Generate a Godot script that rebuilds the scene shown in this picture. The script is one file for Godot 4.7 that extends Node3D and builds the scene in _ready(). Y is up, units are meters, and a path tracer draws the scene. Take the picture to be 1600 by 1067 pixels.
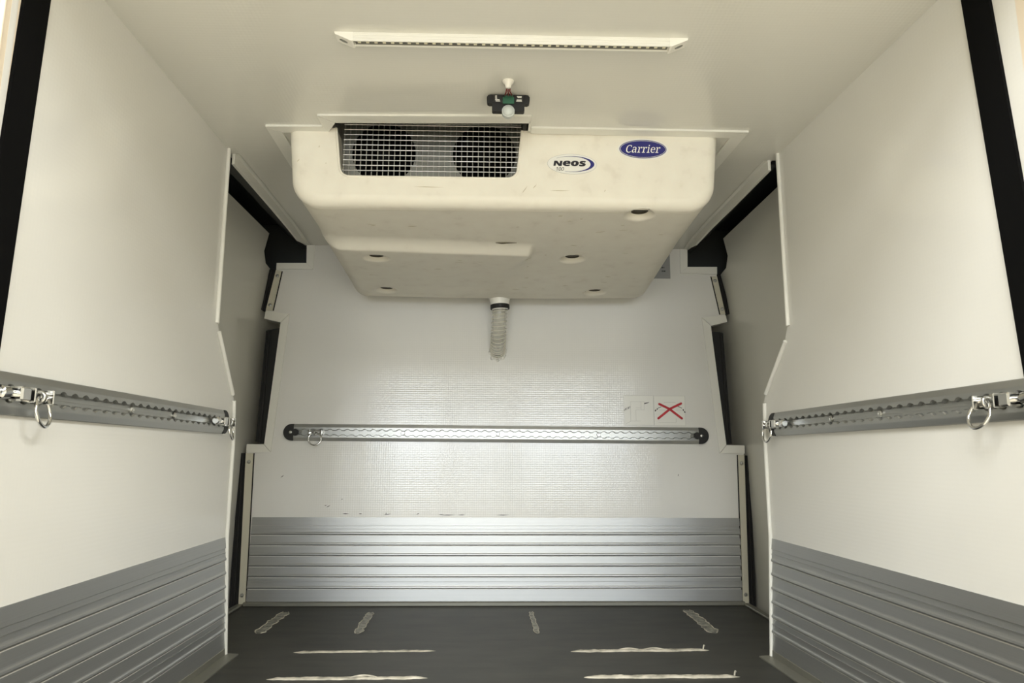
extends Node3D
# Inside of a small refrigerated van seen from its rear doors. x right, y up, z towards the rear; origin: floor, middle of the bulkhead.

const ROOF_E := 20.0
const GATE_E := 10.0
const H := 1.066          # ceiling height
var M := {}
var taken := {}
var rng := RandomNumberGenerator.new()


func _ready():
	rng.seed = 7
	# ---------- camera, environment, light ----------
	var cam := Camera3D.new()
	cam.name = "camera"
	cam.fov = 52.577
	cam.near = 0.02
	cam.far = 100.0
	cam.transform = Transform3D(Basis(Vector3(0.99967, 0.00344, 0.02557), Vector3(-0.00759, 0.98645, 0.1639), Vector3(-0.02466, -0.16404, 0.98615)), Vector3(-0.00692, 0.42182, 2.08))
	add_child(cam)
	cam.current = true
	var env := Environment.new()
	var sky := Sky.new()
	var psm := ProceduralSkyMaterial.new()
	psm.sky_top_color = Color(0.55, 0.66, 0.82)
	psm.sky_horizon_color = Color(0.86, 0.89, 0.92)
	psm.ground_bottom_color = Color(0.4, 0.38, 0.35)
	psm.ground_horizon_color = Color(0.7, 0.68, 0.64)
	sky.sky_material = psm
	env.background_mode = Environment.BG_SKY
	env.sky = sky
	env.tonemap_mode = Environment.TONE_MAPPER_LINEAR
	env.tonemap_exposure = 1.06
	env.sdfgi_enabled = true
	env.ssao_enabled = true
	env.ssil_enabled = true
	var we := WorldEnvironment.new()
	we.name = "environment"
	we.environment = env
	add_child(we)
	materials()
	workshop()
	# ---------- van shell ----------
	shell()
	bulkhead()
	side_walls()
	doors()
	kick_panels()
	# ---------- things ----------
	rails()
	cooling_unit()
	ceiling_trims()
	drain_hose()
	light_bar()
	motion_sensor()
	stickers()
	residue()


# ======================================================= materials
func sc(r, g, b) -> Color:
	return Color(r / 255.0, g / 255.0, b / 255.0)

func mat(col: Color, rough: float, metal := 0.0, spec := 0.5) -> StandardMaterial3D:
	var m := StandardMaterial3D.new()
	m.albedo_color = col
	m.roughness = rough
	m.metallic = metal
	m.metallic_specular = spec
	return m

func tri_map(m: StandardMaterial3D, s: Vector3):
	m.uv1_triplanar = true
	m.uv1_world_triplanar = true
	m.uv1_scale = s

func weave() -> ImageTexture:
	var n := 64
	var im := Image.create(n, n, false, Image.FORMAT_RGBA8)
	for y in n:
		for x in n:
			var a := TAU * 8.0 * x / n
			var b := TAU * 8.0 * y / n
			var dx := -sin(a)
			var dy := -sin(b)
			var v := Vector3(dx, dy, 1.6).normalized()
			im.set_pixel(x, y, Color(v.x * 0.5 + 0.5, v.y * 0.5 + 0.5, v.z * 0.5 + 0.5))
	return ImageTexture.create_from_image(im)

func noise_tex(sd: int, freq: float, cols: Array, offs: Array, size := 512, oct := 4) -> NoiseTexture2D:
	var fn := FastNoiseLite.new()
	fn.seed = sd
	fn.frequency = freq
	fn.fractal_octaves = oct
	var g := Gradient.new()
	g.colors = PackedColorArray(cols)
	g.offsets = PackedFloat32Array(offs)
	var t := NoiseTexture2D.new()
	t.width = size
	t.height = size
	t.seamless = true
	t.noise = fn
	t.color_ramp = g
	return t

func materials():
	var wv := weave()
	for spec in [["panel", sc(226, 225, 220), 0.06, 0.05], ["side_panel", sc(226, 225, 219), 0.10, 0.02], ["ceiling_panel", sc(222, 221, 213), 0.10, 0.035], ["door_panel", sc(218, 217, 208), 0.2, 0.02]]:
		var m := mat(spec[1], spec[2])
		m.normal_enabled = true
		m.normal_texture = wv
		m.normal_scale = spec[3]
		tri_map(m, Vector3(19, 19, 19))
		M[spec[0]] = m
	M.trim = mat(sc(230, 229, 221), 0.42)
	M.angle = mat(sc(206, 202, 184), 0.45)
	M.plastic = mat(sc(238, 229, 205), 0.5)
	M.plastic.albedo_color = Color.WHITE
	M.plastic.albedo_texture = noise_tex(11, 0.02, [sc(221, 215, 200), sc(230, 225, 211), sc(234, 230, 216)], [0.0, 0.3, 1.0], 512, 5)
	tri_map(M.plastic, Vector3(1.6, 1.6, 1.6))
	M.black = mat(sc(24, 24, 23), 0.55)
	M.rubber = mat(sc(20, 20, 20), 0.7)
	M.felt = mat(sc(12, 12, 12), 0.95, 0.0, 0.2)
	M.dark = mat(sc(7, 7, 7), 0.7, 0.0, 0.3)
	M.alu = mat(Color.WHITE, 0.44, 0.92)
	M.alu.albedo_texture = noise_tex(5, 0.02, [sc(174, 175, 174), sc(179, 180, 179), sc(182, 183, 182)], [0.0, 0.4, 1.0])
	tri_map(M.alu, Vector3(0.1, 30, 0.1))
	M.rail = mat(sc(176, 177, 174), 0.36, 0.9)
	M.flange = mat(sc(142, 141, 131), 0.5, 0.7)
	M.chrome = mat(sc(222, 222, 220), 0.14, 1.0)
	M.steel = mat(sc(190, 190, 186), 0.28, 1.0)
	M.zinc = mat(sc(162, 162, 156), 0.42, 0.9)
	M.white = mat(sc(240, 238, 230), 0.35)
	M.cream = mat(sc(226, 212, 190), 0.4)
	M.navy = mat(sc(32, 34, 110), 0.3)
	M.ink = mat(sc(22, 20, 30), 0.4)
	M.red = mat(sc(186, 28, 40), 0.4)
	M.film = mat(sc(230, 229, 222), 0.3)
	M.line = mat(sc(176, 176, 170), 0.4)
	M.plate = mat(sc(150, 150, 148), 0.4, 0.3)
	M.pcb = mat(sc(44, 92, 70), 0.5)
	M.lens = mat(sc(196, 202, 198), 0.3)
	M.wire_red = mat(sc(110, 30, 24), 0.5)
	M.led = mat(sc(228, 224, 198), 0.35)
	M.resin = mat(sc(176, 172, 160), 0.5)
	M.resin.albedo_color = Color.WHITE
	M.resin.albedo_texture = noise_tex(21, 0.02, [sc(120, 117, 106), sc(184, 178, 162), sc(212, 206, 190)], [0.1, 0.5, 0.9])
	tri_map(M.resin, Vector3(2.5, 2.5, 2.5))
	M.smear = mat(Color.WHITE, 0.45)
	M.smear.albedo_texture = noise_tex(22, 0.03, [sc(84, 84, 76), sc(134, 133, 121), sc(168, 166, 150)], [0.1, 0.5, 0.9])
	tri_map(M.smear, Vector3(3, 3, 3))
	M.scuff = mat(sc(192, 182, 156), 0.6)
	M.fleck = mat(sc(70, 66, 66), 0.6)
	M.floor = mat(Color.WHITE, 0.5)
	M.floor.albedo_texture = noise_tex(9, 0.008, [sc(40, 40, 36), sc(49, 49, 44), sc(57, 56, 51)], [0.15, 0.5, 0.9], 1024, 5)
	tri_map(M.floor, Vector3(0.7, 0.7, 2.2))
	M.hose = mat(Color(0.9, 0.89, 0.84, 0.3), 0.2)
	M.hose.transparency = BaseMaterial3D.TRANSPARENCY_ALPHA
	M.hose_rib = mat(sc(216, 213, 200), 0.25)
	M.stain = mat(sc(96, 86, 60), 0.6)
	M.recess = mat(sc(58, 52, 38), 0.6)  # brown screw tone with the shade of the cup hole painted in
	M.silicone = mat(sc(226, 224, 216), 0.12)
	M.body = mat(sc(42, 44, 43), 0.5)
	M.concrete = mat(sc(207, 198, 179), 0.8)
	M.hall = mat(sc(160, 157, 146), 0.8)


# ======================================================= mesh helpers
func mb() -> SurfaceTool:
	var s := SurfaceTool.new()
	s.begin(Mesh.PRIMITIVE_TRIANGLES)
	s.set_smooth_group(-1)
	return s

func tri(s: SurfaceTool, a: Vector3, b: Vector3, c: Vector3, n: Vector3):
	if (c - a).cross(b - a).dot(n) < 0.0:
		var t := b
		b = c
		c = t
	s.add_vertex(a)
	s.add_vertex(b)
	s.add_vertex(c)

func quad(s: SurfaceTool, a: Vector3, b: Vector3, c: Vector3, d: Vector3, n: Vector3):
	tri(s, a, b, c, n)
	tri(s, a, c, d, n)

# a box with chamfered edges
func box(s: SurfaceTool, lo: Vector3, hi: Vector3, bev := 0.0, xf := Transform3D()):
	var c := (lo + hi) * 0.5
	var h := (hi - lo) * 0.5
	h = h.abs()
	s.set_smooth_group(-1)
	if bev <= 0.0:
		for ax in 3:
			for sg in [-1.0, 1.0]:
				var n := Vector3.ZERO
				n[ax] = sg
				var p := []
				for q in [[-1, -1], [1, -1], [1, 1], [-1, 1]]:
					var v := Vector3.ZERO
					v[ax] = sg * h[ax]
					v[(ax + 1) % 3] = q[0] * h[(ax + 1) % 3]
					v[(ax + 2) % 3] = q[1] * h[(ax + 2) % 3]
					p.append(xf * (c + v))
				quad(s, p[0], p[1], p[2], p[3], xf.basis * n)
		return
	bev = minf(bev, minf(h.x, minf(h.y, h.z)) * 0.9)
	var pt = func(sx, sy, sz, ax) -> Vector3:
		var sg := Vector3(sx, sy, sz)
		var v := Vector3.ZERO
		for k in 3:
			v[k] = sg[k] * (h[k] if k == ax else h[k] - bev)
		return xf * (c + v)
	for ax in 3:
		var b := (ax + 1) % 3
		var d := (ax + 2) % 3
		for sg in [-1.0, 1.0]:
			var p := []
			for q in [[-1, -1], [1, -1], [1, 1], [-1, 1]]:
				var v := Vector3.ZERO
				v[ax] = sg
				v[b] = q[0]
				v[d] = q[1]
				p.append(pt.call(v.x, v.y, v.z, ax))
			var n := Vector3.ZERO
			n[ax] = sg
			quad(s, p[0], p[1], p[2], p[3], xf.basis * n)
		for s1 in [-1.0, 1.0]:
			for s2 in [-1.0, 1.0]:
				var v0 := Vector3.ZERO
				v0[b] = s1
				v0[d] = s2
				var v1 := v0
				v0[ax] = -1.0
				v1[ax] = 1.0
				quad(s, pt.call(v0.x, v0.y, v0.z, b), pt.call(v1.x, v1.y, v1.z, b), pt.call(v1.x, v1.y, v1.z, d), pt.call(v0.x, v0.y, v0.z, d), xf.basis * Vector3(v0 + v1))
	for sx in [-1.0, 1.0]:
		for sy in [-1.0, 1.0]:
			for sz in [-1.0, 1.0]:
				tri(s, pt.call(sx, sy, sz, 0), pt.call(sx, sy, sz, 1), pt.call(sx, sy, sz, 2), xf.basis * Vector3(sx, sy, sz))

# a polygon (u, v) extruded along w from w0 to w1; map turns (u, v, w) into a point
func prism(s: SurfaceTool, poly: Array, w0: float, w1: float, map: Callable, smooth := false):
	var pv := PackedVector2Array(poly)
	var idx := Geometry2D.triangulate_polygon(pv)
	var o: Vector3 = map.call(0.0, 0.0, 0.0)
	var wd: Vector3 = map.call(0.0, 0.0, 1.0) - o
	var ud: Vector3 = map.call(1.0, 0.0, 0.0) - o
	var vd: Vector3 = map.call(0.0, 1.0, 0.0) - o
	var up := 1.0 if w1 > w0 else -1.0
	s.set_smooth_group(-1)
	for k in range(0, idx.size(), 3):
		var a := pv[idx[k]]
		var b := pv[idx[k + 1]]
		var c := pv[idx[k + 2]]
		tri(s, map.call(a.x, a.y, w1), map.call(b.x, b.y, w1), map.call(c.x, c.y, w1), wd * up)
		tri(s, map.call(a.x, a.y, w0), map.call(b.x, b.y, w0), map.call(c.x, c.y, w0), -wd * up)
	var area := 0.0
	for k in pv.size():
		var a := pv[k]
		var b := pv[(k + 1) % pv.size()]
		area += a.x * b.y - b.x * a.y
	if smooth:
		s.set_smooth_group(1)
	for k in pv.size():
		var a := pv[k]
		var b := pv[(k + 1) % pv.size()]
		var e := (b - a)
		var n2 := Vector2(e.y, -e.x) * (1.0 if area > 0.0 else -1.0)
		quad(s, map.call(a.x, a.y, w0), map.call(b.x, b.y, w0), map.call(b.x, b.y, w1), map.call(a.x, a.y, w1), ud * n2.x + vd * n2.y)
	s.set_smooth_group(-1)

func in_xy(u, v, w) -> Vector3:
	return Vector3(u, v, w)
func in_zy(u, v, w) -> Vector3:      # u along z, v along y, w along x
	return Vector3(w, v, u)
func in_xz(u, v, w) -> Vector3:      # u along x, v along z, w along y
	return Vector3(u, w, v)

func tube(s: SurfaceTool, pts: Array, r: float, sides := 8, closed := false):
	var n := pts.size()
	var rings := []
	var side := Vector3.ZERO
	for i in n:
		var a: Vector3 = pts[(i - 1 + n) % n] if closed or i > 0 else pts[i]
		var b: Vector3 = pts[(i + 1) % n] if closed or i < n - 1 else pts[i]
		var t := (b - a).normalized()
		if side == Vector3.ZERO:
			side = t.cross(Vector3.UP if absf(t.y) < 0.9 else Vector3.RIGHT).normalized()
		side = (side - t * side.dot(t)).normalized()
		var up := t.cross(side)
		var ring := []
		for k in sides:
			var an := TAU * k / sides
			ring.append(pts[i] + (side * cos(an) + up * sin(an)) * r)
		rings.append(ring)
	s.set_smooth_group(2)
	for i in (n if closed else n - 1):
		var j := (i + 1) % n
		for k in sides:
			var l := (k + 1) % sides
			quad(s, rings[i][k], rings[i][l], rings[j][l], rings[j][k], (rings[i][k] + rings[i][l]) * 0.5 - pts[i])
	s.set_smooth_group(-1)
	if not closed:
		for e in [0, n - 1]:
			var out: Vector3 = (pts[0] - pts[1]) if e == 0 else (pts[n - 1] - pts[n - 2])
			for k in sides:
				tri(s, pts[e], rings[e][k], rings[e][(k + 1) % sides], out)

# profile: [radius, height] pairs turned about the y axis of xf
func lathe(s: SurfaceTool, prof: Array, sides: int, xf := Transform3D(), smooth := false):
	for i in prof.size() - 1:
		var p: Array = prof[i]
		var q: Array = prof[i + 1]
		s.set_smooth_group(3 if smooth else 10 + i)
		var e := Vector2(q[0] - p[0], q[1] - p[1])
		var nr := e.y
		var nh := -e.x
		for k in sides:
			var a := TAU * k / sides
			var b := TAU * (k + 1) / sides
			var da := Vector3(cos(a), 0, sin(a))
			var db := Vector3(cos(b), 0, sin(b))
			var u := Vector3.UP
			var n := (da + db).normalized() * nr + u * nh
			var pa: Vector3 = xf * (da * p[0] + u * p[1])
			var pb: Vector3 = xf * (db * p[0] + u * p[1])
			var qa: Vector3 = xf * (da * q[0] + u * q[1])
			var qb: Vector3 = xf * (db * q[0] + u * q[1])
			if p[0] > 0.0:
				tri(s, pa, pb, qb, xf.basis * n)
			if q[0] > 0.0:
				tri(s, pa, qb, qa, xf.basis * n)
	s.set_smooth_group(-1)

func torus_pts(c: Vector3, a: Vector3, b: Vector3, r: float, n := 32) -> Array:
	var p := []
	for k in n:
		p.append(c + (a * cos(TAU * k / n) + b * sin(TAU * k / n)) * r)
	return p

func numbered(called: String) -> String:
	var n: int = taken.get(called, 0)
	taken[called] = n + 1
	return called if n == 0 else "%s_%03d" % [called, n]

func obj(called: String, s: SurfaceTool, m: Material, parent: Node = self, label := "") -> MeshInstance3D:
	s.generate_normals()
	return put(called, s.commit(), m, parent, label)

func put(called: String, mesh: Mesh, m: Material, parent: Node = self, label := "") -> MeshInstance3D:
	var o := MeshInstance3D.new()
	o.name = numbered(called) if parent == self else called
	o.mesh = mesh
	o.material_override = m
	o.cast_shadow = GeometryInstance3D.SHADOW_CASTING_SETTING_ON
	if label:
		o.set_meta("label", label)
	parent.add_child(o, true)
	return o

func thing(called: String, label: String, category: String, xf := Transform3D(), group := "") -> Node3D:
	var o := Node3D.new()
	o.name = numbered(called)
	o.transform = xf
	add_child(o)
	return tag(o, label, category, group)

func tag(o, label: String, category: String, group := "", kind := ""):
	o.set_meta("label", label)
	o.set_meta("category", category)
	if group:
		o.set_meta("group", group)
	if kind:
		o.set_meta("kind", kind)
	return o

func struct(called: String, s: SurfaceTool, m: Material, label: String, category: String):
	return tag(obj(called, s, m), label, category, "", "structure")

func text_mesh(txt: String, font_name: String, weight: int, height: float, xs: float, skew: float) -> ArrayMesh:
	var f := SystemFont.new()
	f.font_names = PackedStringArray([font_name])
	f.font_weight = weight
	var t := TextMesh.new()
	t.text = txt
	t.font = f
	t.font_size = 64
	t.pixel_size = 0.01
	t.depth = 0.02
	t.curve_step = 1.0
	var a := t.get_mesh_arrays()
	var v: PackedVector3Array = a[Mesh.ARRAY_VERTEX]
	var k := height / 0.46
	for i in v.size():
		v[i] = Vector3((v[i].x * xs + v[i].y * skew) * k, v[i].y * k, v[i].z * 0.02)
	a[Mesh.ARRAY_VERTEX] = v
	a[Mesh.ARRAY_TANGENT] = null
	var m := ArrayMesh.new()
	m.add_surface_from_arrays(Mesh.PRIMITIVE_TRIANGLES, a)
	if weight <= 500:
		return m
	# heavier strokes: the same outlines laid side by side
	var s := SurfaceTool.new()
	s.begin(Mesh.PRIMITIVE_TRIANGLES)
	for c in 5:
		s.append_from(m, 0, Transform3D(Basis(), Vector3((c - 2) * height * 0.035, [0.0, 0.02, -0.02, 0.02, 0.0][c] * height, c * 0.00002)))
	return s.commit()

func wl(z: float) -> float:      # inner face of the left wall
	return -0.579 + 0.015 * (z - 0.672)
func wr(z: float) -> float:      # inner face of the right wall
	return 0.600 + 0.040 * (z - 0.685)


# ======================================================= the workshop behind the van (outside the frame; its gate is mirrored in the bulkhead)
func workshop():
	var s := mb()
	box(s, Vector3(-5.5, -0.75, -3.5), Vector3(5.5, -0.6, 12.3))
	struct("workshop_floor", s, M.concrete, "pale concrete workshop floor behind the open rear of the van", "floor")
	s = mb()
	box(s, Vector3(-5.7, -0.6, -3.5), Vector3(-5.5, 3.4, 12.3))
	box(s, Vector3(5.5, -0.6, -3.5), Vector3(5.7, 3.4, 12.3))
	box(s, Vector3(-5.5, -0.6, -3.7), Vector3(5.5, 3.4, -3.5))
	# rear wall with two gate openings and an added pier between them
	box(s, Vector3(-5.5, -0.6, 12.0), Vector3(-2.95, 3.4, 12.3))
	box(s, Vector3(2.75, -0.6, 12.0), Vector3(5.5, 3.4, 12.3))
	box(s, Vector3(-0.45, -0.6, 12.0), Vector3(-0.1, 1.45, 12.3))  # added pier, stands in for the dark figure mirrored between the panes
	box(s, Vector3(-2.95, -0.6, 12.0), Vector3(2.75, -0.15, 12.3))
	box(s, Vector3(-2.95, 1.45, 12.0), Vector3(2.75, 3.4, 12.3))
	struct("workshop_walls", s, M.hall, "cream painted workshop walls with two glazed gate openings behind the van", "wall")
	s = mb()
	box(s, Vector3(-5.7, 3.4, -3.7), Vector3(5.7, 3.5, 12.3))
	struct("workshop_ceiling", s, M.hall, "cream painted workshop ceiling over the van", "ceiling")
	# daylit gate glazing: glowing panes and a light of the same size in front of each
	var gm := mat(sc(235, 242, 250), 0.4)
	gm.emission_enabled = true
	gm.emission = sc(232, 240, 252)
	gm.emission_energy_multiplier = 1.2
	for g in [[-2.95, -0.45], [-0.1, 2.75]]:
		s = mb()
		box(s, Vector3(g[0], -0.15, 12.1), Vector3(g[1], 1.45, 12.12))
		struct("window_1" if g[0] < -1 else "window_2", s, gm, "frosted daylit gate glazing of the workshop, %s pane" % ("left" if g[0] < -1 else "right"), "window")
		var l := AreaLight3D.new()
		l.name = "gate_daylight"
		l.area_size = Vector2(g[1] - g[0], 1.6)
		l.light_color = Color(0.92, 0.96, 1.0)
		l.light_energy = GATE_E
		l.area_normalize_energy = true
		l.shadow_enabled = true
		l.position = Vector3((g[0] + g[1]) * 0.5, 0.65, 12.05)
		l.set("area_range", 30.0)
		add_child(l, true)
	# milky roof lights of the workshop
	var lm := mat(sc(250, 250, 246), 0.4)
	lm.emission_enabled = true
	lm.emission = sc(250, 250, 246)
	lm.emission_energy_multiplier = 1.5
	for k in 6:
		var p := Vector3(-1.6 if k % 2 == 0 else 3.2, 3.36, [3.6, 6.8, 10.0][k / 2])
		s = mb()
		box(s, p + Vector3(-0.9, 0.0, -1.1), p + Vector3(0.9, 0.06, 1.1), 0.01)
		tag(obj("roof_light", s, lm), "milky roof light of the workshop in the %s pair behind the van, %s side" % [["nearest", "middle", "farthest"][k / 2], "left" if k % 2 == 0 else "right"], "roof light", "workshop roof lights")
		var l := AreaLight3D.new()
		l.name = "roof_daylight"
		l.area_size = Vector2(1.8, 2.2)
		l.light_color = Color(0.985, 0.99, 0.985)
		l.light_energy = ROOF_E
		l.area_normalize_energy = true
		l.shadow_enabled = true
		l.transform = Transform3D(Basis(Vector3.RIGHT, -PI / 2), p + Vector3(0, -0.02, 0))
		add_child(l, true)


# ======================================================= shell
func shell():
	var s := mb()
	box(s, Vector3(-0.735, -0.06, -0.045), Vector3(0.737, 0.0, 0.55))
	box(s, Vector3(-0.62, -0.06, 0.55), Vector3(0.66, 0.0, 1.38))
	var fl = struct("floor", s, M.floor, "dark grey resin floor of the van with scraped adhesive lines", "floor")
	# ceiling with a cut-out in front of the cooling unit's grille
	s = mb()
	var x0 := -0.344
	var x1 := 0.058
	var z0 := 0.64
	var z1 := 0.822
	box(s, Vector3(-0.588, H, -0.045), Vector3(x0, H + 0.05, 1.38))
	box(s, Vector3(x1, H, -0.045), Vector3(0.60, H + 0.05, 1.38))
	box(s, Vector3(0.60, H, 0.66), Vector3(0.63, H + 0.05, 1.38))
	box(s, Vector3(x0, H, z1), Vector3(x1, H + 0.05, 1.38))
	box(s, Vector3(x0, H, -0.045), Vector3(x1, H + 0.05, z0))
	box(s, Vector3(x0 - 0.01, H + 0.05, z0 - 0.01), Vector3(x1 + 0.01, H + 0.14, z0))
	box(s, Vector3(x0 - 0.01, H + 0.05, z1), Vector3(x1 + 0.01, H + 0.14, z1 + 0.01))
	box(s, Vector3(x0 - 0.01, H + 0.05, z0), Vector3(x0, H + 0.14, z1))
	box(s, Vector3(x1, H + 0.05, z0), Vector3(x1 + 0.01, H + 0.14, z1))
	box(s, Vector3(x0 - 0.01, H + 0.14, z0 - 0.01), Vector3(x1 + 0.01, H + 0.15, z1 + 0.01))
	struct("ceiling", s, M.ceiling_panel, "white woven-textured glossy ceiling panel of the van", "ceiling")
	# dark painted body around the door openings
	s = mb()
	box(s, Vector3(-0.95, -0.1, -0.30), Vector3(0.95, 1.30, -0.26))
	for g in [-1.0, 1.0]:
		box(s, Vector3(g * 0.90, -0.1, -0.26), Vector3(g * 0.95, 1.30, 1.36))
		box(s, Vector3(g * 0.60, 1.15, -0.26), Vector3(g * 0.90, 1.20, 1.36))
		box(s, Vector3(g * 0.60, 1.066, -0.26), Vector3(g * 0.615, 1.15, 0.64))
		box(s, Vector3(g * 0.742, -0.1, -0.26), Vector3(g * 0.90, -0.06, 1.36))
		box(s, Vector3(g * 0.60, 0.99, -0.10), Vector3(g * 0.88, 1.15, -0.05), 0.006)
		# long header rail above the sliding door
		box(s, Vector3(g * 0.635, 1.105, -0.05), Vector3(g * 0.665, 1.15, 0.70), 0.006)
	struct("body_frame", s, M.body, "black painted body frame around the sliding door openings", "body frame")
	# rear pillars: a cream face, a rolled edge and the dark outer jamb
	for g in [-1.0, 1.0]:
		var w := wl(1.33) if g < 0 else wr(1.33)
		s = mb()
		var poly := [Vector2(w, 1.318), Vector2(w, 1.352), Vector2(w + g * 0.004, 1.36), Vector2(w + g * 0.02, 1.378), Vector2(w + g * 0.05, 1.395), Vector2(w + g * 0.1, 1.405), Vector2(g * 0.95, 1.41), Vector2(g * 0.95, 1.37), Vector2(w + g * 0.05, 1.37), Vector2(w + g * 0.05, 1.318)]
		prism(s, poly, -0.1, 1.3, in_xz, false)
		var zz := 1.352
		tube(s, [Vector3(w, -0.1, zz), Vector3(w, 1.3, zz)], 0.003, 10)
		struct("trim_rear_" + ("left" if g < 0 else "right"), s, M.cream, "cream painted rear door pillar at the %s edge of the opening" % ("left" if g < 0 else "right"), "pillar")
		s = mb()
		var lean := 0.027 if g < 0 else 0.060
		var zt := 1.281 if g < 0 else 1.252      # where the strip's front edge meets y = 1.0
		var sp := [Vector2(zt + lean, 0.0), Vector2(zt - lean * 0.066, H), Vector2(zt - lean * 0.066 + 0.044, H), Vector2(zt + lean + 0.044, 0.0)]
		prism(s, sp, -0.004, 0.002, func(u, v, w2): return Vector3((wl(u) if g < 0 else wr(u)) + g * w2, v, u))
		tag(obj("seal_strip", s, M.felt), "wide black felt strip running down the rear edge of the %s wall" % ("left" if g < 0 else "right"), "strip", "", "")
	s = mb()
	box(s, Vector3(-0.95, H, 1.38), Vector3(0.95, 1.3, 1.42))
	struct("trim_rear_top", s, M.cream, "cream painted rear header above the open doors", "header")
	# narrow aluminium edges of the floor at the sliding doors and under the bulkhead
	for g in [-1.0, 1.0]:
		s = mb()
		box(s, Vector3(g * 0.716, 0.0, 0.0), Vector3(g * 0.735, 0.006, 0.56), 0.0015)
		struct("trim_floor_" + ("left" if g < 0 else "right"), s, M.flange, "narrow aluminium floor edge beside the %s sliding door" % ("left" if g < 0 else "right"), "floor trim")
	s = mb()
	box(s, Vector3(-0.715, 0.0, 0.0), Vector3(0.72, 0.0115, 0.012), 0.002)
	struct("trim_floor_front", s, M.flange, "narrow aluminium strip along the foot of the ribbed bulkhead panel", "floor trim")


# ======================================================= bulkhead
var BL := [Vector2(-0.729, 0.0), Vector2(-0.736, 0.429), Vector2(-0.736, 0.455), Vector2(-0.685, 0.455), Vector2(-0.658, 0.821), Vector2(-0.708, 0.832), Vector2(-0.705, 0.857), Vector2(-0.681, 0.987), Vector2(-0.681, 1.007), Vector2(-0.590, 1.008), Vector2(-0.592, 1.066)]
var BR := [Vector2(0.733, 0.0), Vector2(0.741, 0.428), Vector2(0.744, 0.457), Vector2(0.689, 0.458), Vector2(0.658, 0.821), Vector2(0.710, 0.834), Vector2(0.705, 0.856), Vector2(0.684, 0.978), Vector2(0.686, 1.009), Vector2(0.593, 1.008), Vector2(0.595, 1.066)]

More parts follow.
